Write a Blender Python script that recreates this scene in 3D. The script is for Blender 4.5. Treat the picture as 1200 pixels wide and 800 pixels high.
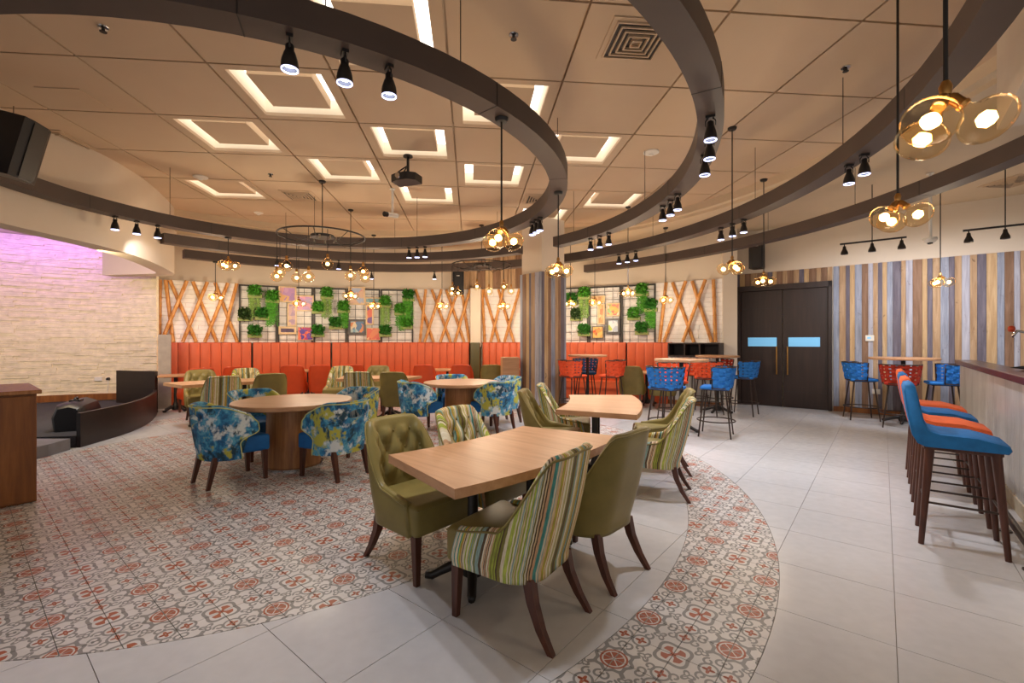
import bpy, bmesh, math, random
from math import pi, sin, cos, sqrt, atan2, radians, hypot
from mathutils import Vector, Matrix

for o in list(bpy.data.objects):
    bpy.data.objects.remove(o)
scene = bpy.context.scene
COL = scene.collection
random.seed(7)

# ------------------------------------------------------------------ camera, world, exposure
EYE = 1.45
FPX = 533.3                      # 16 mm on a 36 mm sensor, 1200 px wide
cam = bpy.data.cameras.new('camera')
cam.lens = 16.0
cam.sensor_width = 36.0
cam.clip_start = 0.05
camo = bpy.data.objects.new('camera', cam)
camo.location = (0, 0, EYE)
camo.rotation_euler = (pi / 2, 0, 0)
COL.objects.link(camo)
scene.camera = camo

world = bpy.data.worlds.new('world')
scene.world = world
world.use_nodes = True
world.node_tree.nodes['Background'].inputs[0].default_value = (1.0, 0.965, 0.95, 1)
world.node_tree.nodes['Background'].inputs[1].default_value = 0.62  # even fill light, added for the unbuilt side of the room

vs = scene.view_settings
vs.view_transform = 'Standard'
vs.look = 'None'
vs.gamma = 1.0
vs.use_curve_mapping = False
vs.exposure = -0.08


def light(name, kind, loc, energy, color, size=0.1, rot=None, spot=None, sizey=None, aim=None):
    l = bpy.data.lights.new(name, kind)
    l.energy = energy
    l.color = color
    if kind == 'AREA':
        l.size = size
        if sizey:
            l.shape = 'RECTANGLE'
            l.size_y = sizey
    else:
        l.shadow_soft_size = size
    if kind == 'SPOT':
        l.spot_size = spot or radians(60)
        l.spot_blend = 0.6
    o = bpy.data.objects.new(name, l)
    o.location = loc
    if aim:
        o.rotation_euler = (Vector(aim) - Vector(loc)).to_track_quat('-Z', 'Y').to_euler()
    elif rot:
        o.rotation_euler = rot
    COL.objects.link(o)
    return o


WARM = (1.0, 0.82, 0.60)
# purple cove lamp hidden above the stage opening, cream wash low on the stage wall
for ang in (100, 118, 136):
    ca, sa = cos(radians(ang)), sin(radians(ang))
    light('stage_cove_lamp', 'AREA', (-8.0 + 2.9 * ca, 6.8 + 2.9 * sa, 3.62), 6.5, (0.38, 0.12, 1.0), 0.9, sizey=0.12,
          aim=(-8.0 + 3.5 * ca, 6.8 + 3.5 * sa, 3.0))
light('stage_added_fill', 'AREA', (-7.3, 7.3, 3.5), 24, (0.62, 0.36, 1.0), 2.0, sizey=0.3, aim=(-9.3, 9.6, 2.0))  # added violet fill with no fixture, tints the whole stage wall
light('stage_wash_lamp', 'AREA', (-6.7, 6.6, 2.75), 88, (1.0, 0.78, 0.46), 1.2, sizey=0.3, aim=(-9.2, 9.7, 0.3))

# ------------------------------------------------------------------ the plan of the room
F = (-2.64, 5.30)                # centre of the floor circle and of the hanging rings
CW, RW = (-1.75, 1.75), 10.9     # curved back wall
U1 = (0.632, 0.775)              # floor tile axis, also the bar's direction
U2 = (-0.775, 0.632)             # floor tile axis, also the plank wall's direction
ZC = 4.20                        # upper ceiling


def P(px, py, Y):
    return Vector(((px - 600) / FPX * Y, Y, EYE + (400 - py) / FPX * Y))


def pol(r, deg, c=F):
    return (c[0] + r * cos(radians(deg)), c[1] + r * sin(radians(deg)))


def wall_angle(px, R=RW):
    k = (px - 600) / FPX
    # |(kY-cx, Y-cy)| = R
    a = k * k + 1
    b = -2 * (k * CW[0] + CW[1])
    c = CW[0] ** 2 + CW[1] ** 2 - R * R
    Y = (-b + sqrt(b * b - 4 * a * c)) / (2 * a)
    return math.degrees(atan2(Y - CW[1], k * Y - CW[0])), Y


# ------------------------------------------------------------------ helpers
def srgb(h):
    h = h.lstrip('#')
    c = [int(h[i:i + 2], 16) / 255 for i in (0, 2, 4)]
    return tuple((x / 12.92 if x <= 0.04045 else ((x + 0.055) / 1.055) ** 2.4) for x in c) + (1,)


class MB:
    """collects shapes, then links them as one mesh object"""
    def __init__(s):
        s.v, s.f, s.uv = [], [], None

    def add(s, verts, faces):
        n = len(s.v)
        s.v += [tuple(p) for p in verts]
        s.f += [tuple(i + n for i in f) for f in faces]
        return s

    def box(s, c, d, rz=0.0):
        x, y, z = d[0] / 2, d[1] / 2, d[2] / 2
        ca, sa = cos(rz), sin(rz)
        vs_ = []
        for k in (-z, z):
            for (i, j) in ((-x, -y), (x, -y), (x, y), (-x, y)):
                vs_.append((c[0] + i * ca - j * sa, c[1] + i * sa + j * ca, c[2] + k))
        return s.add(vs_, [(3, 2, 1, 0), (4, 5, 6, 7), (0, 1, 5, 4), (1, 2, 6, 5), (2, 3, 7, 6), (3, 0, 4, 7)])

    def rbox(s, c, d, r=0.02, seg=2, rz=0.0):
        bm = bmesh.new()
        bmesh.ops.create_cube(bm, size=1)
        for v in bm.verts:
            v.co = Vector((v.co.x * d[0], v.co.y * d[1], v.co.z * d[2]))
        bmesh.ops.bevel(bm, geom=bm.edges[:], offset=min(r, min(d) * 0.49), segments=seg, profile=0.5, affect='EDGES')
        m = Matrix.Translation(Vector(c)) @ Matrix.Rotation(rz, 4, 'Z')
        bm.verts.index_update()
        s.add([m @ v.co for v in bm.verts], [[v.index for v in f.verts] for f in bm.faces])
        bm.free()
        return s

    def bar(s, p0, p1, r0, r1=None, n=8, caps=True):
        p0, p1 = Vector(p0), Vector(p1)
        r1 = r0 if r1 is None else r1
        d = (p1 - p0).normalized()
        a = d.orthogonal().normalized()
        b = d.cross(a)
        vs_ = []
        for p, r in ((p0, r0), (p1, r1)):
            for i in range(n):
                t = 2 * pi * (i + 0.5) / n
                vs_.append(p + (a * cos(t) + b * sin(t)) * r)
        fs = [(i, (i + 1) % n, n + (i + 1) % n, n + i) for i in range(n)]
        if caps:
            fs += [tuple(range(n - 1, -1, -1)), tuple(range(n, 2 * n))]
        return s.add(vs_, fs)

    def sqbar(s, pts, sizes):
        """square section leg through pts (vertical-ish)"""
        vs_, fs = [], []
        for p, w in zip(pts, sizes):
            h = w / 2
            vs_ += [(p[0] - h, p[1] - h, p[2]), (p[0] + h, p[1] - h, p[2]), (p[0] + h, p[1] + h, p[2]), (p[0] - h, p[1] + h, p[2])]
        for k in range(len(pts) - 1):
            a, b = 4 * k, 4 * k + 4
            for i in range(4):
                j = (i + 1) % 4
                fs.append((a + i, a + j, b + j, b + i))
        fs += [(3, 2, 1, 0), tuple(4 * len(pts) - 4 + i for i in range(4))]
        return s.add(vs_, fs)

    def tube(s, pts, r, n=6, closed=False):
        pts = [Vector(p) for p in pts]
        m = len(pts)
        vs_, fs = [], []
        prev = None
        for i, p in enumerate(pts):
            if closed:
                d = pts[(i + 1) % m] - pts[i - 1]
            else:
                d = pts[min(i + 1, m - 1)] - pts[max(i - 1, 0)]
            d = d.normalized()
            if prev is None:
                a = d.orthogonal().normalized()
            else:
                a = (prev - d * prev.dot(d))
                a = a.normalized() if a.length > 1e-6 else d.orthogonal().normalized()
            prev = a
            b = d.cross(a)
            rr = r[i] if isinstance(r, (list, tuple)) else r
            for k in range(n):
                t = 2 * pi * k / n
                vs_.append(p + (a * cos(t) + b * sin(t)) * rr)
        lim = m if closed else m - 1
        for i in range(lim):
            a0, b0 = i * n, ((i + 1) % m) * n
            for k in range(n):
                fs.append((a0 + k, a0 + (k + 1) % n, b0 + (k + 1) % n, b0 + k))
        if not closed:
            fs += [tuple(range(n - 1, -1, -1)), tuple((m - 1) * n + k for k in range(n))]
        return s.add(vs_, fs)

    def lathe(s, prof, n=16, c=(0, 0, 0), axis=None):
        """prof: (radius, height) list"""
        vs_, fs = [], []
        m = len(prof)
        for i in range(n):
            t = 2 * pi * i / n
            for (r, z) in prof:
                vs_.append(Vector((r * cos(t), r * sin(t), z)))
        if axis is not None:
            q = Vector((0, 0, 1)).rotation_difference(Vector(axis).normalized())
            vs_ = [q @ v for v in vs_]
        vs_ = [v + Vector(c) for v in vs_]
        for i in range(n):
            j = (i + 1) % n
            for k in range(m - 1):
                fs.append((i * m + k, j * m + k, j * m + k + 1, i * m + k + 1))
        return s.add(vs_, fs)

    def arc(s, c, r0, r1, a0, a1, z0, z1, n=24):
        """annular slab, degrees"""
        vs_, fs = [], []
        full = abs(a1 - a0) >= 360
        for i in range(n + (0 if full else 1)):
            t = radians(a0 + (a1 - a0) * i / n)
            for (r, z) in ((r0, z0), (r1, z0), (r1, z1), (r0, z1)):
                vs_.append((c[0] + r * cos(t), c[1] + r * sin(t), z))
        m = len(vs_) // 4
        for i in range(n):
            a, b = 4 * i, 4 * ((i + 1) % m)
            fs += [(a, a + 1, b + 1, b)[::-1], (a + 1, a + 2, b + 2, b + 1)[::-1], (a + 2, a + 3, b + 3, b + 2)[::-1], (a + 3, a, b, b + 3)[::-1]]
        if not full:
            fs += [(0, 1, 2, 3), (4 * n + 3, 4 * n + 2, 4 * n + 1, 4 * n)]
        return s.add(vs_, fs)

    def prism(s, poly, z0, z1):
        n = len(poly)
        vs_ = [(p[0], p[1], z0) for p in poly] + [(p[0], p[1], z1) for p in poly]
        return s.add(vs_, [tuple(range(n - 1, -1, -1)), tuple(range(n, 2 * n))] +
                     [(i, (i + 1) % n, n + (i + 1) % n, n + i) for i in range(n)])

    def mesh(s, name, mat=None, smooth=False):
        me = bpy.data.meshes.new(name)
        me.from_pydata(s.v, [], s.f)
        bm = bmesh.new()
        bm.from_mesh(me)
        bmesh.ops.recalc_face_normals(bm, faces=bm.faces[:])
        bm.to_mesh(me)
        bm.free()
        if mat:
            me.materials.append(mat)
        if smooth:
            for p in me.polygons:
                p.use_smooth = True
            if smooth != 'all':
                me.set_sharp_from_angle(angle=radians(smooth if smooth > 1 else 40))
        if s.uv:
            lay = me.uv_layers.new(name='UVMap')
            for lp in me.loops:
                lay.data[lp.index].uv = s.uv[lp.vertex_index]
        return me

    def build(s, name, mat=None, parent=None, smooth=False, loc=None):
        return obj(name, s.mesh(name, mat, smooth), parent, loc)


def obj(name, me, parent=None, loc=None):
    o = bpy.data.objects.new(name, me)
    COL.objects.link(o)
    if parent is not None:
        o.parent = parent
    if loc is not None:
        o.location = loc
    return o


def tag(o, label, cat, group=None, kind=None):
    o['label'] = label
    if cat:
        o['category'] = cat
    if group:
        o['group'] = group
    if kind:
        o['kind'] = kind
    return o


def struct(o, label=None):
    o['kind'] = 'structure'
    if label:
        o['label'] = label
    return o


def thing(name, label, cat, loc=(0, 0, 0), rz=0.0, group=None):
    o = bpy.data.objects.new(name, None)
    o.empty_display_size = 0.1
    COL.objects.link(o)
    o.location = loc
    o.rotation_euler = (0, 0, rz)
    return tag(o, label, cat, group)


def dup(root, loc, rz=0.0, label=None, group=None, scale=None):
    def cp(o, parent):
        c = o.copy()
        COL.objects.link(c)
        c.parent = parent
        for ch in KIDS.get(o.name, []):
            cp(ch, c)
        return c
    KIDS = {}
    for o in root.children_recursive:
        KIDS.setdefault(o.parent.name, []).append(o)
    r = cp(root, None)
    r.location = loc
    r.rotation_euler = (0, 0, rz)
    if scale:
        r.scale = scale
    if label:
        r['label'] = label
    if group:
        r['group'] = group
    return r


class Proto:
    """first use moves the prototype itself, later uses copy it"""
    def __init__(s, root):
        s.root, s.used = root, False

    def put(s, loc, rz, label, group=None):
        if not s.used:
            s.used = True
            s.pending = (loc, rz, label, group)
            return None
        return dup(s.root, loc, rz, label, group)

    def finish(s):
        if s.used:
            loc, rz, label, group = s.pending
            s.root.location = loc
            s.root.rotation_euler = (0, 0, rz)
            s.root['label'] = label
            if group:
                s.root['group'] = group


# ------------------------------------------------------------------ shader helpers
class X:
    """tiny expression language over Math nodes"""
    nt = None

    def __init__(s, sock):
        s.s = sock

    @staticmethod
    def m(op, *a, clamp=False):
        n = X.nt.nodes.new('ShaderNodeMath')
        n.operation = op
        n.use_clamp = clamp
        for i, v in enumerate(a):
            if isinstance(v, X):
                X.nt.links.new(v.s, n.inputs[i])
            else:
                n.inputs[i].default_value = v
        return X(n.outputs[0])

    def __add__(s, o): return X.m('ADD', s, o)
    def __radd__(s, o): return X.m('ADD', o, s)
    def __sub__(s, o): return X.m('SUBTRACT', s, o)
    def __rsub__(s, o): return X.m('SUBTRACT', o, s)
    def __mul__(s, o): return X.m('MULTIPLY', s, o)
    def __rmul__(s, o): return X.m('MULTIPLY', o, s)
    def __truediv__(s, o): return X.m('DIVIDE', s, o)
    def __lt__(s, o): return X.m('LESS_THAN', s, o)
    def __gt__(s, o): return X.m('GREATER_THAN', s, o)
    def __and__(s, o): return X.m('MINIMUM', s, o)
    def __or__(s, o): return X.m('MAXIMUM', s, o)
    def abs(s): return X.m('ABSOLUTE', s)
    def sin(s): return X.m('SINE', s)
    def cos(s): return X.m('COSINE', s)


def xlen(a, b):
    return X.m('SQRT', a * a + b * b)


def new_mat(name):
    m = bpy.data.materials.new(name)
    m.use_nodes = True
    nt = m.node_tree
    bsdf = nt.nodes['Principled BSDF']
    return m, nt, bsdf


def node(nt, t, **kw):
    n = nt.nodes.new(t)
    for k, v in kw.items():
        setattr(n, k, v)
    return n


def mixc(nt, fac, a, b, mode='MIX'):
    n = nt.nodes.new('ShaderNodeMix')
    n.data_type = 'RGBA'
    n.blend_type = mode
    for sock, v in ((n.inputs[0], fac), (n.inputs[6], a), (n.inputs[7], b)):
        if isinstance(v, X):
            nt.links.new(v.s, sock)
        elif hasattr(v, 'is_linked'):
            nt.links.new(v, sock)
        else:
            sock.default_value = v
    return n.outputs[2]


def coords(nt, kind='Object', scale=(1, 1, 1), rot=(0, 0, 0)):
    if kind == 'World':
        g = nt.nodes.new('ShaderNodeNewGeometry')
        src = g.outputs['Position']
    else:
        src = nt.nodes.new('ShaderNodeTexCoord').outputs[kind]
    mp = nt.nodes.new('ShaderNodeMapping')
    mp.inputs['Scale'].default_value = scale
    mp.inputs['Rotation'].default_value = rot
    nt.links.new(src, mp.inputs[0])
    return mp.outputs[0]


def noise(nt, vec, scale=5, detail=3, rough=0.5, dist=0.0):
    n = nt.nodes.new('ShaderNodeTexNoise')
    n.inputs['Scale'].default_value = scale
    n.inputs['Detail'].default_value = detail
    n.inputs['Roughness'].default_value = rough
    n.inputs['Distortion'].default_value = dist
    if vec is not None:
        nt.links.new(vec, n.inputs['Vector'])
    return n.outputs['Fac']


def ramp(nt, fac, stops, interp='LINEAR'):
    n = nt.nodes.new('ShaderNodeValToRGB')
    cr = n.color_ramp
    cr.interpolation = interp
    while len(cr.elements) < len(stops):
        cr.elements.new(0.5)
    for e, (p, c) in zip(cr.elements, stops):
        e.position = p
        e.color = srgb(c) if isinstance(c, str) else c
    nt.links.new(fac, n.inputs[0])
    return n.outputs[0]


def bump(nt, bsdf, h, strength=0.2, dist=0.01):
    b = nt.nodes.new('ShaderNodeBump')
    b.inputs['Strength'].default_value = strength
    b.inputs['Distance'].default_value = dist
    nt.links.new(h, b.inputs['Height'])
    nt.links.new(b.outputs[0], bsdf.inputs['Normal'])


def plain(name, col, rough=0.6, metal=0.0, var=0.12, scale=8, bmp=0.0, bscale=60, coord='Object', spec=0.5):
    """a colour with gentle procedural variation and optional fine relief"""
    m, nt, b = new_mat(name)
    c = srgb(col) if isinstance(col, str) else col
    v = coords(nt, coord)
    f = noise(nt, v, scale, 4)
    lo = tuple(x * (1 - var) for x in c[:3]) + (1,)
    hi = tuple(min(1, x * (1 + var)) for x in c[:3]) + (1,)
    nt.links.new(ramp(nt, f, [(0.3, lo), (0.7, hi)]), b.inputs['Base Color'])
    b.inputs['Roughness'].default_value = rough
    b.inputs['Metallic'].default_value = metal
    b.inputs['Specular IOR Level'].default_value = spec
    if bmp:
        bump(nt, b, noise(nt, v, bscale, 3), bmp, 0.004)
    return m


def woodm(name, dark, mid, light_, scale=(2, 30, 30), rough=0.45, coord='Object', rot=(0, 0, 0), bmp=0.1):
    m, nt, b = new_mat(name)
    v = coords(nt, coord, scale, rot)
    f = noise(nt, v, 1.0, 6, 0.6, 0.6)
    nt.links.new(ramp(nt, f, [(0.28, dark), (0.5, mid), (0.72, light_)]), b.inputs['Base Color'])
    b.inputs['Roughness'].default_value = rough
    if bmp:
        bump(nt, b, f, bmp, 0.003)
    return m


def emit(name, col, strength):
    m, nt, b = new_mat(name)
    c = srgb(col) if isinstance(col, str) else col
    b.inputs['Base Color'].default_value = c
    b.inputs['Emission Color'].default_value = c
    b.inputs['Emission Strength'].default_value = strength
    f = noise(nt, coords(nt), 3, 2)
    r = nt.nodes.new('ShaderNodeMapRange')
    r.inputs['To Min'].default_value = strength * 0.95
    r.inputs['To Max'].default_value = strength * 1.05
    nt.links.new(f, r.inputs[0])
    nt.links.new(r.outputs[0], b.inputs['Emission Strength'])
    return m


# ------------------------------------------------------------------ materials
M = {}
M['ceiling'] = plain('ceiling_paint', '#c9b196', 0.8, var=0.03, scale=1.5, bmp=0.05, bscale=200, coord='World')
M['soffit'] = plain('soffit_paint', '#d2bfa4', 0.8, var=0.03, scale=1.5, bmp=0.05, bscale=200, coord='World')
M['plaster'] = plain('wall_plaster', '#d6c8b6', 0.8, var=0.04, scale=1.2, bmp=0.08, bscale=120, coord='World')
M['coffer'] = plain('coffer_white', '#f4ecd8', 0.7, var=0.02)
M['beam'] = plain('dark_bronze_steel', '#4d413c', 0.5, var=0.08, scale=3, bmp=0.03, spec=0.4)
M['black'] = plain('matt_black_metal', '#1d1a1a', 0.45, var=0.1)
M['blackplastic'] = plain('black_plastic', '#101118', 0.4, var=0.1, bmp=0.1, bscale=300)
M['white'] = plain('white_plastic', '#e6e2da', 0.5, var=0.03)
M['cream_stone'] = plain('cream_split_stone', '#efe2c6', 0.85, var=0.10, scale=9, bmp=0.5, bscale=50, coord='World')
M['white_stone'] = plain('white_split_stone', '#f3eeea', 0.85, var=0.08, scale=7, bmp=0.4, bscale=40, coord='World')
M['grout'] = plain('grey_grout', '#8f8982', 0.9, var=0.05, coord='World')
M['table'] = woodm('oak_table_top', '#b1835c', '#c0916a', '#cb9e78', (1.6, 20, 20), 0.38, bmp=0.04)
M['table_side'] = woodm('oak_drum_veneer', '#8d5a35', '#a8713f', '#bd8755', (26, 26, 2), 0.42, bmp=0.04)
M['walnut'] = woodm('dark_walnut_leg', '#3a1c12', '#4d281a', '#5f3322', (30, 30, 3), 0.35, bmp=0.05)
M['cabinet'] = woodm('brown_cabinet_veneer', '#6f3d17', '#86501d', '#9c622c', (14, 14, 1.2), 0.4, bmp=0.05)
M['barwood'] = woodm('red_brown_bar_top', '#3c150e', '#4d1c12', '#602818', (20, 20, 20), 0.25, bmp=0.02)
M['door'] = woodm('wenge_door', '#21140f', '#2a1a14', '#33211a', (16, 16, 1.2), 0.5, bmp=0.05)
M['bamboo'] = woodm('bamboo_cane', '#a5622a', '#c98a45', '#dda766', (24, 24, 3), 0.4, bmp=0.05)
M['gold'] = plain('brushed_brass', '#b98a4e', 0.3, metal=0.9, var=0.08)
M['chrome'] = plain('chrome', '#c8c8c8', 0.15, metal=1.0, var=0.02)
M['skyglass'] = emit('sky_blue_vision_glass', '#6fb0d8', 0.55)
M['olive'] = plain('olive_leather', '#847642', 0.40, var=0.14, scale=5, bmp=0.12, bscale=120, spec=0.35)
M['orange_leather'] = plain('orange_leather', '#c9471d', 0.45, var=0.08, scale=5, bmp=0.1, bscale=120)
M['orange_banq'] = plain('orange_vinyl', '#cf5c33', 0.5, var=0.07, scale=4, bmp=0.1, bscale=90, coord='World')
M['blue_velvet'] = plain('blue_velvet', '#0f6aab', 0.75, var=0.16, scale=14, bmp=0.15, bscale=160)
M['orange_velvet'] = plain('orange_velvet', '#ee6a35', 0.75, var=0.10, scale=14, bmp=0.15, bscale=160)
M['blue_strap'] = plain('blue_felt_strap', '#1f73c4', 0.8, var=0.12, scale=20)
M['navy_strap'] = plain('navy_felt_strap', '#14406b', 0.8, var=0.12, scale=20)
M['orange_strap'] = plain('orange_felt_strap', '#e5552a', 0.8, var=0.10, scale=20)
M['red_strap'] = plain('red_felt_strap', '#b4301a', 0.8, var=0.10, scale=20)
M['tub_blue'] = plain('blue_cotton_seat', '#0e62a8', 0.7, var=0.12, scale=10, bmp=0.1, bscale=200)
M['stoolmetal'] = plain('brown_black_tube_steel', '#3a2d27', 0.4, var=0.1, metal=0.3)
M['cast'] = plain('black_cast_iron', '#1b1614', 0.45, var=0.15, bmp=0.05)
M['leaf_a'] = plain('bright_leaf', '#4f9a2c', 0.5, var=0.45, scale=25)
M['leaf_b'] = plain('mid_leaf', '#357a26', 0.5, var=0.45, scale=25)
M['leaf_c'] = plain('dark_leaf', '#2f4a1e', 0.55, var=0.4, scale=25)
M['leaf_d'] = plain('pale_trailing_leaf', '#86ab55', 0.55, var=0.3, scale=25)
M['planter'] = plain('green_planter_box', '#8f9a5c', 0.7)
M['dark_olive'] = plain('dark_olive_vinyl', '#4b4522', 0.4, var=0.1)
M['plinth'] = plain('pale_stone_plinth', '#cbbfa8', 0.6)
M['pilaster'] = plain('grey_pilaster_paint', '#a39a90', 0.7)
M['wire'] = plain('grey_wire', '#5d5a58', 0.5, metal=0.3)
M['frame_dark'] = plain('dark_frame_steel', '#3b3734', 0.5)
M['pale_frame'] = plain('pale_wood_frame', '#d9bd95', 0.5, var=0.15)
M['step'] = plain('grey_step_vinyl', '#6f6e74', 0.6)
M['stagefloor'] = plain('stage_carpet', '#33333a', 0.9, var=0.2, scale=60)
M['stagefront'] = woodm('black_brown_stage_front', '#160c0c', '#1c1110', '#231615', (12, 12, 12), 0.4, bmp=0.03)
M['darkshelf'] = plain('dark_shelf_laminate', '#2b1f1d', 0.5, var=0.1)


def floor_tile_mat():
    m, nt, b = new_mat('white_porcelain_tile')
    v = coords(nt, 'World')
    f = noise(nt, v, 0.9, 4)
    g = noise(nt, v, 14, 3)
    c = ramp(nt, f, [(0.3, '#c6c5c6'), (0.7, '#d2d1d2')])
    c2 = ramp(nt, g, [(0.3, (0.94, 0.94, 0.94, 1)), (0.7, (1, 1, 1, 1))])
    nt.links.new(mixc(nt, 1.0, c, c2, 'MULTIPLY'), b.inputs['Base Color'])
    r = nt.nodes.new('ShaderNodeMapRange')
    r.inputs['To Min'].default_value = 0.16
    r.inputs['To Max'].default_value = 0.30
    nt.links.new(g, r.inputs[0])
    nt.links.new(r.outputs[0], b.inputs['Roughness'])
    return m


def pattern_mat():
    m, nt, b = new_mat('encaustic_pattern_tile')
    X.nt = nt
    g = nt.nodes.new('ShaderNodeNewGeometry')
    sp = nt.nodes.new('ShaderNodeSeparateXYZ')
    nt.links.new(g.outputs['Position'], sp.inputs[0])
    x, y = X(sp.outputs[0]), X(sp.outputs[1])
    u = (x * U1[0] + y * U1[1] - 0.307) * 5.0
    v = (x * U2[0] + y * U2[1] - 0.154) * 5.0
    ax = X.m('PINGPONG', u, 1.0)
    ay = X.m('PINGPONG', v, 1.0)
    one = 1.0
    bx, by = one - ax, one - ay
    r0 = xlen(ax, ay)
    a0 = X.m('ARCTAN2', ay, ax)
    rc = xlen(bx, by)
    ac = X.m('ARCTAN2', by, bx)
    # rosette: red wheel with eight pale spokes inside a thin red ring
    spoke = ((a0 * 4.0).sin().abs() * r0) < 0.045
    red = ((r0 < 0.235) & (one - spoke) & (r0 > 0.035)) | ((r0 - 0.295).abs() < 0.024)
    # grey scalloped collar round the rosette
    grey = ((r0 - 0.40 - (a0 * 8.0).cos() * 0.035).abs() < 0.048)
    # cross with flared diagonal arms
    dd = (bx - by).abs()
    arm = (dd < (rc * 0.85 - 0.05)) & (rc < 0.31) & (rc > 0.08)
    arm = arm | ((dd < 0.05) & (rc < 0.25))
    red = red | (arm & ((rc - 0.30 + dd * 0.2) < 0.0))
    grey = grey | ((rc - 0.385 + (ac * 4.0).cos() * 0.05).abs() < 0.045)
    # pairs of little flowers towards the cross
    for (cx, cy) in ((1.0, 0.22), (0.22, 1.0)):
        fx, fy = ax - cx, ay - cy
        d = xlen(fx, fy)
        t = X.m('ARCTAN2', fy, fx)
        red = red | ((d < ((t * 4.0).cos() * 0.04 + 0.10)) & (d > 0.02))
        grey = grey | ((d - 0.20).abs() < 0.028)
    # leaves and scrolls between them
    mx, my = ax - 0.52, ay - 0.52
    rm = xlen(mx, my)
    am = X.m('ARCTAN2', my, mx)
    grey = grey | ((rm - 0.10 - (am * 3.0).sin() * 0.05).abs() < 0.034)
    grey = grey | (((mx + my) + (am * 1.0).sin() * 0.02).abs() < ((0.2 - (mx - my).abs()) * 0.22))
    for (cx, cy) in ((0.72, 0.30), (0.30, 0.72), (0.62, 0.06), (0.06, 0.62)):
        d = xlen(ax - cx, ay - cy)
        t = X.m('ARCTAN2', ay - cy, ax - cx)
        grey = grey | ((d - 0.085 - t * 0.012).abs() < 0.028)
    grey = grey | (((ax - ay).abs() < 0.075) & (r0 > 0.42) & (r0 < 0.62))
    n = noise(nt, coords(nt, 'World'), 6, 4)
    base = ramp(nt, n, [(0.3, '#cbc5c1'), (0.7, '#d9d4d0')])
    c = mixc(nt, grey, base, srgb('#868380'))
    c = mixc(nt, red, c, srgb('#a4573a'))
    nt.links.new(c, b.inputs['Base Color'])
    b.inputs['Roughness'].default_value = 0.38
    return m


def stripe_mat():
    m, nt, b = new_mat('striped_upholstery')
    uvn = nt.nodes.new('ShaderNodeTexCoord').outputs['UV']
    X.nt = nt
    sp = nt.nodes.new('ShaderNodeSeparateXYZ')
    nt.links.new(uvn, sp.inputs[0])
    u, v = X(sp.outputs[0]), X(sp.outputs[1])
    wob = X(noise(nt, coords(nt, 'UV', (30, 30, 1)), 1.0, 2)) * 0.006
    uu = u + wob
    def cell(s_, off):
        w = nt.nodes.new('ShaderNodeTexWhiteNoise')
        w.noise_dimensions = '1D'
        nt.links.new(X.m('FLOOR', uu * s_ + off).s, w.inputs['W'])
        return w.outputs['Value']
    cols = ['#98a53c', '#ddd2ba', '#77722f', '#c8a07e', '#e6dfca', '#a3b243', '#3f8a86', '#bd9638', '#54402a', '#d0b692', '#b0bf52', '#e0d5bc', '#8aa6a4', '#d2c3a6']
    st = [(i / len(cols), c) for i, c in enumerate(cols)]
    c1 = ramp(nt, cell(62.0, 3.0), st, 'CONSTANT')
    c2 = ramp(nt, cell(150.0, 7.0), st[::1], 'CONSTANT')
    pick = nt.nodes.new('ShaderNodeTexWhiteNoise')
    pick.noise_dimensions = '1D'
    nt.links.new(X.m('FLOOR', uu * 150.0 + 51.0).s, pick.inputs['W'])
    c = mixc(nt, X(pick.outputs['Value']) > 0.62, c1, c2)
    sl = noise(nt, coords(nt, 'UV', (260, 18, 1)), 1.0, 2)
    c = mixc(nt, 0.35, c, ramp(nt, sl, [(0.35, '#4a4526'), (0.65, '#fff6e0')]), 'OVERLAY')
    nt.links.new(c, b.inputs['Base Color'])
    b.inputs['Roughness'].default_value = 0.6
    bump(nt, b, sl, 0.2, 0.003)
    return m


def floral_mat():
    m, nt, b = new_mat('painted_floral_fabric')
    v = coords(nt, 'Object', (1, 1, 1))
    f = noise(nt, v, 5.0, 5, 0.62, 0.15)
    c = ramp(nt, f, [(0.33, '#123350'), (0.41, '#1d5f90'), (0.47, '#2f86b8'), (0.52, '#63aecb'), (0.57, '#2f84b4'), (0.64, '#1c5684'), (0.72, '#7fb9c6')])
    X.nt = nt
    g = noise(nt, coords(nt, 'Object', (1, 1, 0.9)), 6.0, 3, 0.6, 0.2)
    c = mixc(nt, X.m('MULTIPLY', X(g) - 0.53, 16.0, clamp=True), c, srgb('#b9b84a'))
    g2 = noise(nt, coords(nt, 'Object', (1.1, 0.9, 0.8), (0.4, 0.9, 0.2)), 5.2, 4, 0.62, 0.2)
    c = mixc(nt, X.m('MULTIPLY', X(g2) - 0.545, 16.0, clamp=True), c, srgb('#d9e2e4'))
    g3 = noise(nt, coords(nt, 'Object', (1, 1.3, 0.7), (1.0, 0.2, 0.5)), 7.0, 4, 0.65, 0.2)
    c = mixc(nt, X.m('MULTIPLY', X(g3) - 0.56, 14.0, clamp=True), c, srgb('#173f52'))
    nt.links.new(c, b.inputs['Base Color'])
    b.inputs['Roughness'].default_value = 0.7
    return m


def plank_mat(name, a, b_, c_):
    m, nt, b = new_mat(name)
    v = coords(nt, 'World', (22, 22, 1.6))
    f = noise(nt, v, 1.0, 7, 0.65, 0.5)
    k = noise(nt, coords(nt, 'World', (9, 9, 5)), 1.0, 3, 0.6, 1.5)
    c = ramp(nt, f, [(0.3, a), (0.5, b_), (0.7, c_)])
    X.nt = nt
    c = mixc(nt, X.m('MULTIPLY', 0.36 - X(k), 5.0, clamp=True), c, srgb('#4a3423'))
    nt.links.new(c, b.inputs['Base Color'])
    b.inputs['Roughness'].default_value = 0.7
    bump(nt, b, f, 0.25, 0.004)
    return m


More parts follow.
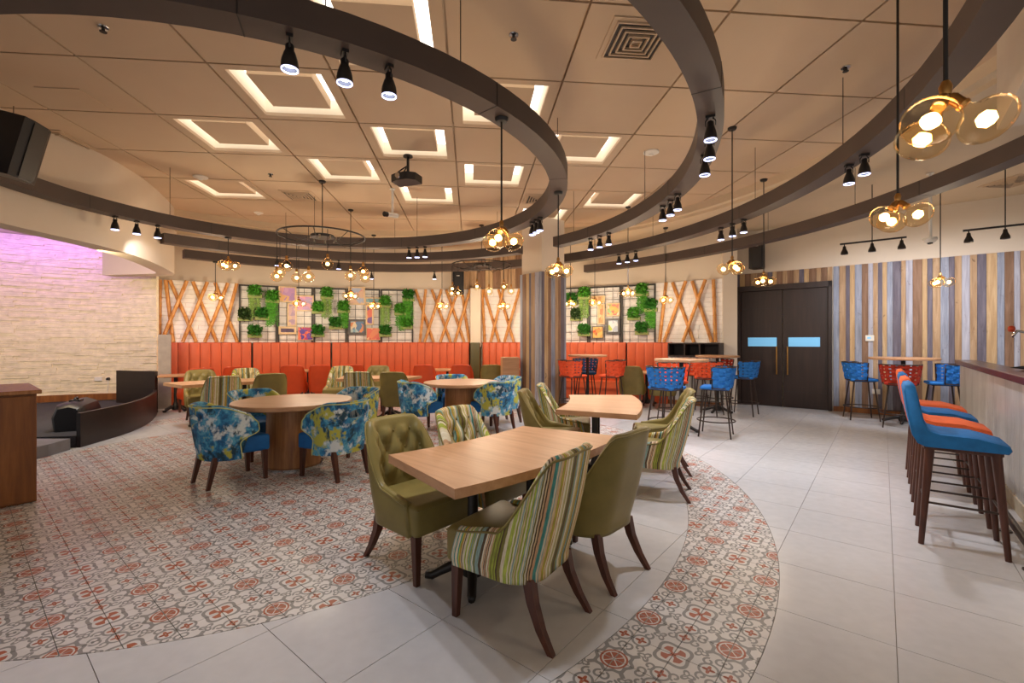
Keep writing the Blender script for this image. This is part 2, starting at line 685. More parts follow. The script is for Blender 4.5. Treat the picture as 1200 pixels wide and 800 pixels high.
def art_mat(name, cols, scale, seed, coord='Object'):
    m, nt, b = new_mat(name)
    tc = nt.nodes.new('ShaderNodeTexCoord')
    mp = nt.nodes.new('ShaderNodeMapping')
    mp.inputs['Location'].default_value = (seed * 1.7, seed * 0.9, seed)
    nt.links.new(tc.outputs[coord], mp.inputs[0])
    vo = nt.nodes.new('ShaderNodeTexVoronoi')
    vo.inputs['Scale'].default_value = scale
    f = noise(nt, mp.outputs[0], scale * 0.5, 2, 0.5, 1.0)
    nt.links.new(mp.outputs[0], vo.inputs['Vector'])
    X.nt = nt
    sp = nt.nodes.new('ShaderNodeSeparateColor')
    nt.links.new(vo.outputs['Color'], sp.inputs[0])
    h = X(sp.outputs[0]) * 0.6 + X(f) * 0.4
    st = [(i / len(cols) * 0.8 + 0.1, c) for i, c in enumerate(cols)]
    nt.links.new(ramp(nt, h.s, st, 'CONSTANT'), b.inputs['Base Color'])
    b.inputs['Roughness'].default_value = 0.4
    return m


def glass_mat():
    m = bpy.data.materials.new('amber_bulb_glass')
    m.use_nodes = True
    nt = m.node_tree
    nt.nodes.clear()
    out = nt.nodes.new('ShaderNodeOutputMaterial')
    tr = nt.nodes.new('ShaderNodeBsdfTransparent')
    gl = nt.nodes.new('ShaderNodeBsdfGlossy')
    gl.inputs['Roughness'].default_value = 0.05
    gl.inputs['Color'].default_value = (1, 0.92, 0.8, 1)
    fr = nt.nodes.new('ShaderNodeLayerWeight')
    fr.inputs['Blend'].default_value = 0.10
    f = noise(nt, coords(nt), 6, 2)
    nt.links.new(ramp(nt, f, [(0.3, (1.0, 0.91, 0.74, 1)), (0.7, (1.0, 0.94, 0.82, 1))]), tr.inputs['Color'])
    mx = nt.nodes.new('ShaderNodeMixShader')
    X.nt = nt
    nt.links.new((X(fr.outputs['Fresnel']) * 0.45).s, mx.inputs[0])
    nt.links.new(tr.outputs[0], mx.inputs[1])
    nt.links.new(gl.outputs[0], mx.inputs[2])
    nt.links.new(mx.outputs[0], out.inputs[0])
    return m


def corrugated_mat():
    m, nt, b = new_mat('galvanised_corrugated_steel')
    f = noise(nt, coords(nt, 'World', (3, 3, 1)), 1.5, 4)
    nt.links.new(ramp(nt, f, [(0.3, '#c2c1bf'), (0.7, '#dcdbd9')]), b.inputs['Base Color'])
    b.inputs['Metallic'].default_value = 0.25
    b.inputs['Roughness'].default_value = 0.28
    return m


M['tile'] = floor_tile_mat()
M['pattern'] = pattern_mat()
M['stripe'] = stripe_mat()
M['floral'] = floral_mat()
M['glass'] = glass_mat()
M['corr'] = corrugated_mat()
M['coffer_glow'] = emit('coffer_led_diffuser', '#fffaf4', 1.9)
M['filament'] = emit('glowing_filament', '#ffca80', 14.0)
M['spot_led'] = emit('cool_white_led', '#d4dcff', 25.0)
M['led_ring'] = emit('lamp_rim_glow', '#cfd4ff', 3.0)
PL = [plank_mat('plank_grey_blue', '#727684', '#8d92a2', '#a6aab8'),
      plank_mat('plank_tan', '#8f6f50', '#aa8a68', '#bfa282'),
      plank_mat('plank_slate', '#524a56', '#655e6a', '#7a737e'),
      plank_mat('plank_brown', '#6a4b34', '#806048', '#967660'),
      plank_mat('plank_pale', '#8d8a94', '#a7a6b2', '#bcbcc6'),
      plank_mat('plank_honey', '#a58660', '#bb9a70', '#ccb08a')]

# ================================================================== FLOOR
def uv2xy(u, v):
    return (u * U1[0] + v * U2[0], u * U1[1] + v * U2[1])


def clip(poly, nx, ny, d):
    """keep the side nx*x+ny*y <= d"""
    out = []
    n = len(poly)
    for i in range(n):
        a, b = poly[i], poly[(i + 1) % n]
        da, db = nx * a[0] + ny * a[1] - d, nx * b[0] + ny * b[1] - d
        if da <= 0:
            out.append(a)
        if (da < 0 < db) or (db < 0 < da):
            t = da / (da - db)
            out.append((a[0] + (b[0] - a[0]) * t, a[1] + (b[1] - a[1]) * t))
    return out


def area(p):
    return abs(sum(p[i - 1][0] * p[i][1] - p[i][0] * p[i - 1][1] for i in range(len(p)))) / 2


STEP = 2.0


def ring_pieces(poly, ra, rb):
    """convex pieces of poly between radii ra and rb about F, cut on angular sectors"""
    ang = [math.degrees(atan2(p[1] - F[1], p[0] - F[0])) for p in poly]
    if max(ang) - min(ang) > 180:
        ang = [a + 360 if a < 0 else a for a in ang]
    k0, k1 = math.floor(min(ang) / STEP), math.ceil(max(ang) / STEP)
    out = []
    for k in range(k0, k1):
        t0, t1 = radians(k * STEP), radians((k + 1) * STEP)
        # sector half planes (through F)
        n0 = (sin(t0), -cos(t0))
        n1 = (-sin(t1), cos(t1))
        q = clip(poly, n0[0], n0[1], n0[0] * F[0] + n0[1] * F[1])
        if len(q) > 2:
            q = clip(q, n1[0], n1[1], n1[0] * F[0] + n1[1] * F[1])
        tm = (t0 + t1) / 2
        nx, ny = cos(tm), sin(tm)
        base = nx * F[0] + ny * F[1]
        ch = cos((t1 - t0) / 2)
        if len(q) > 2 and rb is not None:
            q = clip(q, nx, ny, base + rb * ch)
        if len(q) > 2 and ra is not None:
            q = clip(q, -nx, -ny, -(base + ra * ch))
        if len(q) > 2 and area(q) > 1e-6:
            out.append(q)
    return out


def tile_mesh(pieces, z0=-0.008, z1=0.0, mat=None, name='tile'):
    bm = bmesh.new()
    for q in pieces:
        vs_ = [bm.verts.new((p[0], p[1], z1)) for p in q]
        try:
            bm.faces.new(vs_)
        except ValueError:
            pass
    bmesh.ops.remove_doubles(bm, verts=bm.verts[:], dist=1e-5)
    edges = [e for e in bm.edges if len(e.link_faces) == 1]
    r = bmesh.ops.extrude_edge_only(bm, edges=edges)
    for v in r['geom']:
        if isinstance(v, bmesh.types.BMVert):
            v.co.z = z0
    bmesh.ops.recalc_face_normals(bm, faces=bm.faces[:])
    # all tops must look up
    for f in bm.faces:
        if abs(f.normal.z) > 0.9 and f.normal.z < 0:
            f.normal_flip()
    me = bpy.data.meshes.new(name)
    bm.to_mesh(me)
    bm.free()
    if mat:
        me.materials.append(mat)
    return me


floor = struct(MB().box((0, 6.0, -0.055), (26, 18, 0.1)).build('floor', M['grout']), 'pale tiled floor with patterned circles')
R_DISC, R_IN, R_OUT = 3.25, 4.38, 4.96
GAP = 0.0035


def square(u, v, s):
    g = GAP / 2
    return [uv2xy(u + g, v + g), uv2xy(u + s - g, v + g), uv2xy(u + s - g, v + s - g), uv2xy(u + g, v + s - g)]


def rrange(poly):
    rs = [hypot(p[0] - F[0], p[1] - F[1]) for p in poly]
    m = 0.9 * 0
    # nearest distance: sample edges
    lo, hi = min(rs), max(rs)
    n = len(poly)
    for i in range(n):
        a, b = poly[i], poly[(i + 1) % n]
        for t in (0.25, 0.5, 0.75):
            lo = min(lo, hypot(a[0] + (b[0] - a[0]) * t - F[0], a[1] + (b[1] - a[1]) * t - F[1]))
    return lo, hi


def in_view(x, y, m=0.8):
    return y > 1.2 and abs(x) < 1.126 * y + m


# big white tiles
SB = 0.61
full_w = None
for iu in range(-6, 24):
    for iv in range(-14, 22):
        u, v = 0.39 + iu * SB, -0.05 + iv * SB
        sq = square(u, v, SB)
        cx, cy = uv2xy(u + SB / 2, v + SB / 2)
        if not in_view(cx, cy, 1.2) or hypot(cx - CW[0], cy - CW[1]) > 11.6 or cx < -7.6:
            continue
        if (cx - 4.6) * U1[1] - (cy - 4.1) * U1[0] > 0.9:      # behind the bar
            continue
        lo, hi = rrange(sq)
        if lo > R_OUT or (lo > R_DISC and hi < R_IN):
            if full_w is None:
                h = SB / 2 - GAP / 2
                full_w = tile_mesh([[(-h, -h), (h, -h), (h, h), (-h, h)]], mat=M['tile'])
            o = obj('tile', full_w, floor, (cx, cy, 0.005 - 0.005))
            o.rotation_euler = (0, 0, atan2(U1[1], U1[0]))
        else:
            for (ra, rb) in ((R_DISC + 0.004, R_IN - 0.004), (R_OUT + 0.004, None)):
                if hi < ra or (rb and lo > rb):
                    continue
                pc = ring_pieces(sq, ra, rb)
                if pc and sum(area(q) for q in pc) > 0.0004:
                    obj('tile', tile_mesh(pc, mat=M['tile']), floor)
# small patterned tiles
SP = 0.2
pat = []
for iu in range(-20, 60):
    for iv in range(-10, 60):
        u, v = 0.307 + (iu - 4) * SP, 0.154 + (iv - 4) * SP
        sq = square(u, v, SP)
        cx, cy = uv2xy(u + SP / 2, v + SP / 2)
        if not in_view(cx, cy, 0.5) or cx < -6.6:
            continue
        lo, hi = rrange(sq)
        for (ra, rb) in ((None, R_DISC), (R_IN, R_OUT)):
            if (ra and hi < ra) or lo > rb:
                continue
            if (ra is None or lo >= ra) and hi <= rb:
                pat.append((cy, 'full', cx, cy, sq))
            else:
                pc = ring_pieces(sq, ra, rb)
                if pc and sum(area(q) for q in pc) > 0.0003:
                    pat.append((cy, 'cut', cx, cy, pc))
pat.sort(key=lambda t: t[0])
h = SP / 2 - GAP / 2
full_p = tile_mesh([[(-h, -h), (h, -h), (h, h), (-h, h)]], mat=M['pattern'], name='patterned_tile')
rest = []
cnt = 0
for (_, k, cx, cy, data) in pat:
    vis = abs(cx) < 1.126 * cy + 0.1 and cy > 1.85
    if vis and cnt < 298:
        cnt += 1
        if k == 'full':
            o = obj('patterned_tile', full_p, floor, (cx, cy, 0.0))
            o.rotation_euler = (0, 0, atan2(U1[1], U1[0]))
        else:
            obj('patterned_tile', tile_mesh(data, mat=M['pattern'], name='patterned_tile'), floor)
    else:
        rest.append(data if k == 'cut' else [data])
mb = MB()
for pcs in rest:
    for q in pcs:
        mb.prism(q, -0.008, 0.0)
o = mb.build('patterned_tile_field', M['pattern'], floor)
o['kind'] = 'stuff'

# ================================================================== CEILING
YAW = radians(5.2)
c1 = (-sin(YAW), cos(YAW))        # depth axis of the ceiling grid
c2 = (cos(YAW), sin(YAW))
TW, TD = 1.19, 1.13               # panel pitch
B0 = 4.75                         # depth of the seam in front of the first row


def cxy(col, row):
    """grid corner -> world xy ; row 1 starts at B0"""
    a = col * TW - 0.22
    b = B0 + (row - 1) * TD
    return (a * c2[0] + b * c1[0], a * c2[1] + b * c1[1])


COFFERS = {(0, -1): 'nearest lit ceiling coffer, cut by the top edge of the picture',
           (1, -2): 'lit ceiling coffer behind the three bright spotlights',
           (1, 0): 'lit ceiling coffer just beyond the near curve of the inner ring',
           (2, -3): 'lit ceiling coffer second from the left, above the white round detector',
           (2, -1): 'lit ceiling coffer nearest to the projector',
           (2, 1): 'lit ceiling coffer just left of the white round ceiling speaker',
           (3, -2): 'lit ceiling coffer left of the projector above the wheel chandelier',
           (3, 0): 'lit ceiling coffer behind the cord of the middle pendant cluster',
           (4, -4): 'far left lit ceiling coffer close to the curved bulkhead',
           (4, -1): 'lit ceiling coffer behind the camera on the white pole',
           (4, 2): 'far right lit ceiling coffer between the inner and second ring',
           (5, 1): 'small far lit ceiling coffer partly hidden by the inner ring'}
ceiling = struct(MB().box((0, 5, ZC + 0.36), (26, 20, 0.1)).build('ceiling', M['ceiling']), 'beige ceiling of large square panels')
gp = 0.012
pm = MB().box((0, 0, 0.02), (TW - 2 * gp, TD - 2 * gp, 0.04)).mesh('ceiling_panel', M['ceiling'])
CO, CI = 0.47, 0.33               # half sizes: opening, hanging inner panel
fr = MB()
W_, D_ = TW / 2 - gp, TD / 2 - gp
fr.box((0, (D_ + CO) / 2, 0.02), (2 * W_, D_ - CO, 0.04)).box((0, -(D_ + CO) / 2, 0.02), (2 * W_, D_ - CO, 0.04))
fr.box(((W_ + CO) / 2, 0, 0.02), (W_ - CO, 2 * CO, 0.04)).box((-(W_ + CO) / 2, 0, 0.02), (W_ - CO, 2 * CO, 0.04))
pmh = fr.mesh('ceiling_panel', M['ceiling'])
DZ = 0.20
rec = MB()
for (dx, dy, sx, sy) in ((0, CO + 0.01, 2 * CO + 0.04, 0.02), (0, -CO - 0.01, 2 * CO + 0.04, 0.02), (CO + 0.01, 0, 0.02, 2 * CO), (-CO - 0.01, 0, 0.02, 2 * CO)):
    rec.box((dx, dy, DZ / 2 + 0.04), (sx, sy, DZ))
rec_me = rec.mesh('recess', M['coffer'])
glow_me = MB().box((0, 0, DZ + 0.03), (2 * CO + 0.02, 2 * CO + 0.02, 0.02)).mesh('diffuser', M['coffer_glow'])
drop_me = MB().box((0, 0, 0.10), (2 * CI, 2 * CI, 0.11)).mesh('drop_panel', M['ceiling'])
hang_me = MB()
for sx in (-1, 1):
    for sy in (-1, 1):
        hang_me.bar((sx * 0.25, sy * 0.25, 0.14), (sx * 0.25, sy * 0.25, DZ + 0.03), 0.006, n=6)
hang_me = hang_me.mesh('hanger', M['white'])
trim_me = MB()
for (dx, dy, sx, sy) in ((0, CO - 0.02, 2 * CO, 0.015), (0, -CO + 0.02, 2 * CO, 0.015), (CO - 0.02, 0, 0.015, 2 * CO), (-CO + 0.02, 0, 0.015, 2 * CO)):
    trim_me.box((dx, dy, 0.05), (sx, sy, 0.02))
trim_me = trim_me.mesh('trim', M['coffer'])
# the dark void above the panels is closed by a backing board with openings left for the coffers
bb = MB()
for row in range(-3, 9):
    for col in range(-8, 7):
        x, y = cxy(col + 0.5, row + 0.5)
        if y < 0.2 or y > 12.6 or x < -8.6 or x > 7.5:
            continue
        hole = (row, col) in COFFERS
        o = obj('ceiling_panel', pmh if hole else pm, ceiling, (x, y, ZC))
        o.rotation_euler = (0, 0, YAW)
        if hole:
            t = thing('coffer_light', COFFERS[(row, col)], 'ceiling light', (x, y, ZC), YAW, 'lit square coffers in the ceiling')
            obj('recess', rec_me, t)
            obj('diffuser', glow_me, t)
            obj('drop_panel', drop_me, t)
            obj('hanger', hang_me, t)
        else:
            bb.box((x, y, ZC + 0.05), (TW, TD, 0.012), YAW)
o = bb.build('backing_board', M['ceiling'], ceiling)

# lower soffit ring outside the panelled field
def soff_r(a):
    if a < 40:
        return 7.35
    if a > 85:
        return 6.0
    t = (a - 40) / 45
    t = t * t * (3 - 2 * t)
    return 7.35 * (1 - t) + 6.0 * t


vs_, fs_ = [], []
A = list(range(-70, 151, 3))
for a in A:
    r = soff_r(a)
    for (rr, z) in ((r, ZC + 0.1), (r, 4.06), (r + 0.12, 4.06), (r + 0.12, 4.0), (r + 8.0, 4.0), (r + 8.0, ZC + 0.1)):
        p = pol(rr, a)
        vs_.append((p[0], p[1], z))
for i in range(len(A) - 1):
    for k in range(6):
        fs_.append((i * 6 + k, i * 6 + (k + 1) % 6, i * 6 + 6 + (k + 1) % 6, i * 6 + 6 + k))
fs_ += [tuple(range(6)), tuple(range(len(vs_) - 6, len(vs_)))]
struct(MB().add(vs_, fs_).build('trim_1', M['soffit'], smooth=30), 'lower curved plaster soffit around the panelled ceiling')

# ================================================================== BACK WALL (curved)
aR, _ = wall_angle(851)
aL, _ = wall_angle(184)
aL += 0.3
Z0, Z1 = 1.42, 2.90              # band of stone above the banquettes
wb = struct(MB().arc(CW, RW + 0.03, RW + 0.3, aR, aL, 0, 4.05, 60).build('wall_back', M['plaster'], smooth=30), 'curved beige wall behind the orange banquettes')
# shallow white split stone in courses, real relief
random.seed(3)
st = MB()
nz = 14
for k in range(nz):
    z = Z0 + (Z1 - Z0) * k / nz
    hz = (Z1 - Z0) / nz - 0.006
    a = aR - random.random() * 2
    while a < aL:
        da = random.uniform(1.6, 3.4)
        a0, a1 = max(a, aR), min(a + da - 0.03, aL)
        if a1 - a0 > 0.2:
            st.arc(CW, RW - random.uniform(0.002, 0.016), RW + 0.04, a0, a1, z, z + hz, 2)
        a += da
o = st.build('stone_course', M['white_stone'], wb)
o['kind'] = 'stuff'
o['label'] = 'thin courses of white split stone'
# return wall from the curve to the door wall
pR = pol(RW + 0.02, aR, CW)
MB().box((pR[0] + 0.16, pR[1] + 0.35, 2.0), (0.3, 0.9, 4.0), radians(-15)).build('return_pier', M['plaster'], wb)
# brown planks high on the wall beside the column
random.seed(5)
a540, _ = wall_angle(542)
a610, _ = wall_angle(640)
n = 11
for i in range(n):
    a0 = a610 + (a540 - a610) * i / n
    a1 = a610 + (a540 - a610) * (i + 1) / n - 0.04
    MB().arc(CW, RW - 0.012, RW + 0.035, a0, a1, Z1 + 0.01, 4.0, 2).build('plank', PL[[1, 3, 5, 3, 1][i % 5]], wb)
# pale pier between the two banquette runs
ap, _ = wall_angle(559)
pier = pol(RW - 0.12, ap, CW)
wp = MB().rbox((pier[0], pier[1], 2.1), (0.28, 0.34, 1.6), 0.01, 1, radians(ap - 90)).build('pier', M['plaster'], wb)

# ================================================================== PLANK WALL with the double door
DR = Vector((6.71, 9.54, 0))      # right foot of the door
u2 = Vector((U2[0], U2[1], 0))
nrm = Vector((-U1[0], -U1[1], 0))  # faces the room
WTOP = 3.02
wr = struct(MB().box(tuple(DR - u2 * 1.0 - nrm * 0.15 + Vector((0, 0, 2.03))), (9.5, 0.2, 4.06), atan2(U2[1], U2[0])).build('wall_right', M['plaster']), 'plaster wall clad with weathered planks beside the door')
rzW = atan2(U2[1], U2[0])
random.seed(12)
seq = [0, 1, 2, 5, 0, 3, 4, 1, 2, 5, 0, 2, 1, 4, 3, 5, 2, 1, 0, 2, 1, 4, 1, 2, 5, 0, 3, 4, 1, 2, 0, 5, 2, 1, 4, 3]
t = 0.02
i = 0
while t < 4.9:
    w = random.uniform(0.065, 0.135)
    c = DR - u2 * (t + w / 2)
    d = random.uniform(0.018, 0.03)
    MB().box((c.x - nrm.x * 0.05 + nrm.x * d / 2, c.y - nrm.y * 0.05 + nrm.y * d / 2, WTOP / 2 + 0.04), (w - 0.004, d, WTOP - 0.08), rzW).build('plank', PL[seq[i % len(seq)]], wr)
    t += w
    i += 1
DOORW = 1.84
t = 0.0
while t < DOORW + 0.25:
    w = random.uniform(0.07, 0.14)
    c = DR + u2 * (t + w / 2)
    d = random.uniform(0.018, 0.03)
    MB().box((c.x - nrm.x * 0.05 + nrm.x * d / 2, c.y - nrm.y * 0.05 + nrm.y * d / 2, (2.72 + WTOP) / 2), (w - 0.004, d, WTOP - 2.72), rzW).build('plank', PL[[3, 1, 3, 5, 2, 1][i % 6]], wr)
    t += w
    i += 1
# dado strip at the foot of the planks
c = DR - u2 * 2.45
MB().box((c.x + nrm.x * 0.0, c.y + nrm.y * 0.0, 0.05), (4.85, 0.03, 0.10), rzW).build('baseboard_right', M['cabinet'], wr)

door = bpy.data.objects.new('door_1', None)
COL.objects.link(door)
dc = DR + u2 * (DOORW / 2)
door.location = (dc.x, dc.y, 0)
door.rotation_euler = (0, 0, rzW)          # local +x runs left along the wall, local -y ... room side is +y*? set below
struct(door, 'dark wenge double door with pale blue glass slots')
# local axes: x = u2 (towards the left in the picture), y = perpendicular; the room lies on local +y
ys = 1.0 if (Matrix.Rotation(rzW, 3, 'Z') @ Vector((0, 1, 0))).dot(nrm) > 0 else -1.0
hw = DOORW / 2
mb = MB().box((hw - 0.05, ys * 0.02, 1.36), (0.10, 0.14, 2.72)).box((-hw + 0.03, ys * 0.02, 1.36), (0.06, 0.14, 2.72)).box((0, ys * 0.02, 2.66), (DOORW, 0.14, 0.12))
mb.build('door_frame', M['door'], door)
for sx in (-1, 1):
    w = (DOORW - 0.17) / 2
    cxl = (-hw + 0.06 + w / 2) if sx < 0 else (hw - 0.10 - w / 2)
    leaf = MB().rbox((cxl, 0, 1.30), (w - 0.006, 0.05, 2.59), 0.004, 1).build('door_leaf', M['door'], door)
    MB().rbox((cxl - 0.02 * sx, ys * 0.028, 1.44), (0.58, 0.012, 0.20), 0.003, 1).build('vision_panel', M['skyglass'], leaf)  # emission stands in for light coming through from the other side
    hx = cxl - sx * (w / 2 - 0.10)
    mb = MB().bar((hx, ys * 0.09, 0.72), (hx, ys * 0.09, 1.34), 0.016, n=10)
    for z in (0.80, 1.26):
        mb.bar((hx, ys * 0.02, z), (hx, ys * 0.09, z), 0.009, n=8)
    mb.build('pull_handle', M['gold'], leaf, smooth=40)
    for z in (0.35, 2.2):
        MB().box((cxl, ys * 0.0255, z), (w - 0.04, 0.004, 0.008)).build('groove', M['black'], leaf)

# ================================================================== LEFT: bulkhead, stone stage wall, stage
BH = [(-5.0, 0.4), (-5.55, 2.4), (-5.95, 4.4), (-6.04, 5.6), (-6.02, 6.6), (-6.15, 7.4), (-6.42, 8.2), (-6.75, 8.95), (-6.95, 9.35), (-7.1, 9.55), (-7.35, 9.7), (-8.6, 9.9)]


def smooth_poly(p, n=4):
    out = []
    m = len(p)
    for i in range(m - 1):
        p0, p1, p2, p3 = [Vector(p[min(max(j, 0), m - 1)]) for j in (i - 1, i, i + 1, i + 2)]
        for k in range(n):
            t = k / n
            out.append(tuple(0.5 * ((2 * p1) + (p2 - p0) * t + (2 * p0 - 5 * p1 + 4 * p2 - p3) * t * t + (3 * p1 - p0 - 3 * p2 + p3) * t ** 3)))
    out.append(tuple(p[-1]))
    return out


def offset_poly(p, d):
    out = []
    for i in range(len(p)):
        a, b = Vector(p[max(i - 1, 0)]), Vector(p[min(i + 1, len(p) - 1)])
        t = (b - a).normalized()
        out.append((p[i][0] - t.y * d, p[i][1] + t.x * d))
    return out


def ribbon(poly, thick, z0, z1, zf=None):
    q = offset_poly(poly, thick)
    mb = MB()
    n = len(poly)
    for i in range(n):
        a, b = poly[i], q[i]
        mb.v += [(a[0], a[1], z0), (b[0], b[1], z0), (b[0], b[1], z1), (a[0], a[1], z1)]
    for i in range(n - 1):
        for k in range(4):
            mb.f.append((4 * i + k, 4 * i + (k + 1) % 4, 4 * i + 4 + (k + 1) % 4, 4 * i + 4 + k))
    mb.f += [(0, 1, 2, 3), (4 * n - 4, 4 * n - 3, 4 * n - 2, 4 * n - 1)]
    return mb


bhp = smooth_poly(BH)
struct(ribbon(bhp, 0.30, 2.85, 4.22).build('trim_2', M['plaster'], smooth=40), 'curved plaster bulkhead above the stage')
CS, RS = (-8.0, 6.8), 3.5
wl = struct(MB().arc(CS, RS + 0.04, RS + 0.25, 96, 175, 0, 3.7, 30).build('wall_left', M['plaster'], smooth=40), 'curved cream stone wall behind the stage')
random.seed(9)
st = MB()
z = 0.1
while z < 3.65:
    hz = random.uniform(0.028, 0.05)
    a = 90.5 - random.random() * 4
    while a < 150:
        da = random.uniform(2.5, 8.0)
        a0, a1 = max(a, 90.5), min(a + da - 0.04, 150)
        if a1 > a0 + 0.1:
            st.arc(CS, RS - random.uniform(0.0, 0.03), RS + 0.05, a0, a1, z, z + hz - 0.002, 3)
        a += da
    z += hz
o = st.build('stone_strip', M['cream_stone'], wl)
o['kind'] = 'stuff'
o['label'] = 'thin stacked strips of cream split stone'
struct(MB().prism([(-6.3, 3.5), (-6.3, 7.0), (-7.0, 9.5), (-9, 10.6), (-12, 9), (-12, 3.5)], 3.68, 3.74).build('trim_3', M['plaster']), 'flat ceiling over the stage recess')
# grey pilaster between stone wall and banquette
pp = P(190, 400, 9.95)
struct(MB().box((pp.x + 0.06, 9.95, 0.8), (0.22, 0.3, 1.6), radians(35)).build('wall_end', M['pilaster']), 'narrow grey pilaster beside the leftmost banquette')

# stage platform
sf = [(-5.9, 4.6), (-5.86, 5.7), (-5.93, 6.4), (-6.08, 7.2), (-6.36, 7.9), (-6.7, 8.5), (-7.1, 9.1), (-7.4, 9.45)]
sfp = smooth_poly(sf)
plat = [p for p in offset_poly(sfp, 0.06)]
stage = thing('stage', 'low dark stage with a curved black front panel', 'stage', (-7.2, 7.2, 0))
L = lambda pts: [(p[0] + 7.2, p[1] - 7.2) for p in pts]
MB().prism(L([p for p in plat if p[1] > 6.15] + [(-8.0, 10.2), (-9.6, 9.8), (-10.9, 8.4), (-11.2, 6.2), (-6.4, 6.15)]), 0.0, 0.16).build('platform', M['stagefloor'], stage)
front = [p for p in sfp if p[1] > 6.1]
ribbon(L(front), 0.05, 0.0, 0.47).build('curved_front', M['stagefront'], stage, smooth=40)
MB().prism(L([(-5.88, 4.7), (-5.86, 5.75), (-5.92, 6.1), (-7.0, 6.1), (-7.0, 4.7)]), 0.0, 0.15).build('step', M['step'], stage)
MB().box((-7.80 + 7.2, 9.46 - 7.2, 0.42), (1.12, 0.06, 0.84), radians(-17)).build('side_panel', M['stagefront'], stage)
MB().arc((CS[0] + 7.2, CS[1] - 7.2), RS - 0.07, RS - 0.035, 92, 128, 0.16, 0.30, 14).build('skirting', M['cabinet'], stage)

# ================================================================== COLUMN
CC = Vector((0.62, 9.56, 0))
d1 = Vector((0.79, 0.61, 0))      # right face
d2 = Vector((-0.61, 0.79, 0))     # left face
CSZ = 0.72
cc = CC + (d1 + d2) * CSZ / 2
rzC = atan2(d1.y, d1.x)
col_ = struct(MB().box((cc.x, cc.y, 2.05), (CSZ - 0.06, CSZ - 0.06, 4.1), rzC).build('wall_column', M['plaster']), 'square column clad in weathered planks, plaster above')
CT = EYE + (400 - 318) / FPX * 9.6
random.seed(21)
seqc = [0, 4, 1, 2, 5, 3, 0, 1, 3, 2]
for (org, dv, out, k0) in ((CC, d1, -d2, 3), (CC, d2, -d1, 0), (CC + d2 * CSZ, d1, d2, 1), (CC + d1 * CSZ, d2, d1, 2)):
    t, k = 0.0, k0
    while t < CSZ - 0.01:
        w = min(random.uniform(0.07, 0.13), CSZ - t)
        if CSZ - t - w < 0.05:
            w = CSZ - t
        c = org + dv * (t + w / 2) - out * 0.015
        MB().box((c.x, c.y, CT / 2 + 0.05), (w - 0.004, 0.03 + random.uniform(0, 0.008), CT - 0.1), atan2(dv.y, dv.x)).build('plank', PL[seqc[k % 10]], col_)
        t += w
        k += 1
MB().box((cc.x, cc.y, 0.05), (CSZ + 0.03, CSZ + 0.03, 0.10), rzC).build('plinth', M['cabinet'], col_)

# ================================================================== BULKHEAD over the bar
corner = Vector((4.24, 3.98, 0))
a = corner
b_ = corner - Vector((U1[0], U1[1], 0)) * 4.0
n_ = Vector((U1[1], -U1[0], 0))
struct(MB().prism([(a.x, a.y), (b_.x, b_.y), ((b_ + n_ * 2.5).x, (b_ + n_ * 2.5).y), ((a + n_ * 2.5).x, (a + n_ * 2.5).y)], 3.3, 4.25).build('trim_4', M['plaster']), 'plaster bulkhead hanging over the bar')

# ================================================================== BANQUETTES
def banquette(px0, px1, label, seat=True, nch=None):
    a1, _ = wall_angle(px0)
    a0, _ = wall_angle(px1)
    am = radians((a0 + a1) / 2)
    org = (CW[0] + RW * cos(am), CW[1] + RW * sin(am), 0)
    t = thing('banquette', label, 'bench', org, 0, 'orange channelled banquettes along the curved wall')
    c = (CW[0] - org[0], CW[1] - org[1])
    r = RW - 0.03
    n = nch or max(2, round(radians(a1 - a0) * RW / 0.205))
    g = 0.06
    for i in range(n):
        b0 = a0 + 0.05 + (a1 - a0 - 0.1) * i / n
        b1 = a0 + 0.05 + (a1 - a0 - 0.1) * (i + 1) / n
        # a padded channel: bowed front face
        mb = MB()
        sec = []
        for k in range(7):
            q = k / 6
            aa = radians(b0 + (b1 - b0) * (0.02 + 0.96 * q))
            bulge = 0.14 + 0.022 * (1 - (2 * q - 1) ** 4)
            sec.append((aa, bulge))
        m = len(sec)
        for (z, sc) in ((0.12, 0.85), (0.16, 1.0), (1.38, 1.0), (1.415, 0.9), (1.43, 0.6)):
            for (aa, bu) in sec:
                mb.v.append((c[0] + (r - bu * sc) * cos(aa), c[1] + (r - bu * sc) * sin(aa), z))
            mb.v.append((c[0] + r * cos(sec[-1][0]), c[1] + r * sin(sec[-1][0]), z))
            mb.v.append((c[0] + r * cos(sec[0][0]), c[1] + r * sin(sec[0][0]), z))
        w = m + 2
        for j in range(4):
            for k in range(w):
                mb.f.append((j * w + k, j * w + (k + 1) % w, (j + 1) * w + (k + 1) % w, (j + 1) * w + k))
        mb.f += [tuple(range(w)), tuple(range(4 * w, 5 * w))]
        mb.build('back_channel', M['orange_banq'], t, smooth=40)
    if seat:
        MB().arc(c, r - 0.62, r - 0.13, a0 + 0.05, a1 - 0.05, 0.30, 0.46, 16).build('seat', M['orange_banq'], t, smooth=30)
        MB().arc(c, r - 0.56, r - 0.13, a0 + 0.05, a1 - 0.05, 0.0, 0.30, 16).build('base', M['orange_banq'], t, smooth=30)
    MB().arc(c, r - 0.02, r + 0.025, a0, a1, 0.0, 1.40, 12).build('back_board', M['stagefront'], t)
    return t


banquette(195, 295.5, 'leftmost orange banquette below the left bamboo lattice')
banquette(296.5, 388.5, 'orange banquette below the left half of the plant grid')
banquette(389.5, 551, 'long orange banquette below the middle bamboo lattice')
banquette(566, 640, 'orange banquette end showing just left of the plank column')
banquette(642, 735, 'orange banquette behind the high table right of the column')
banquette(736, 789, 'short orange banquette beside the dark service shelves')
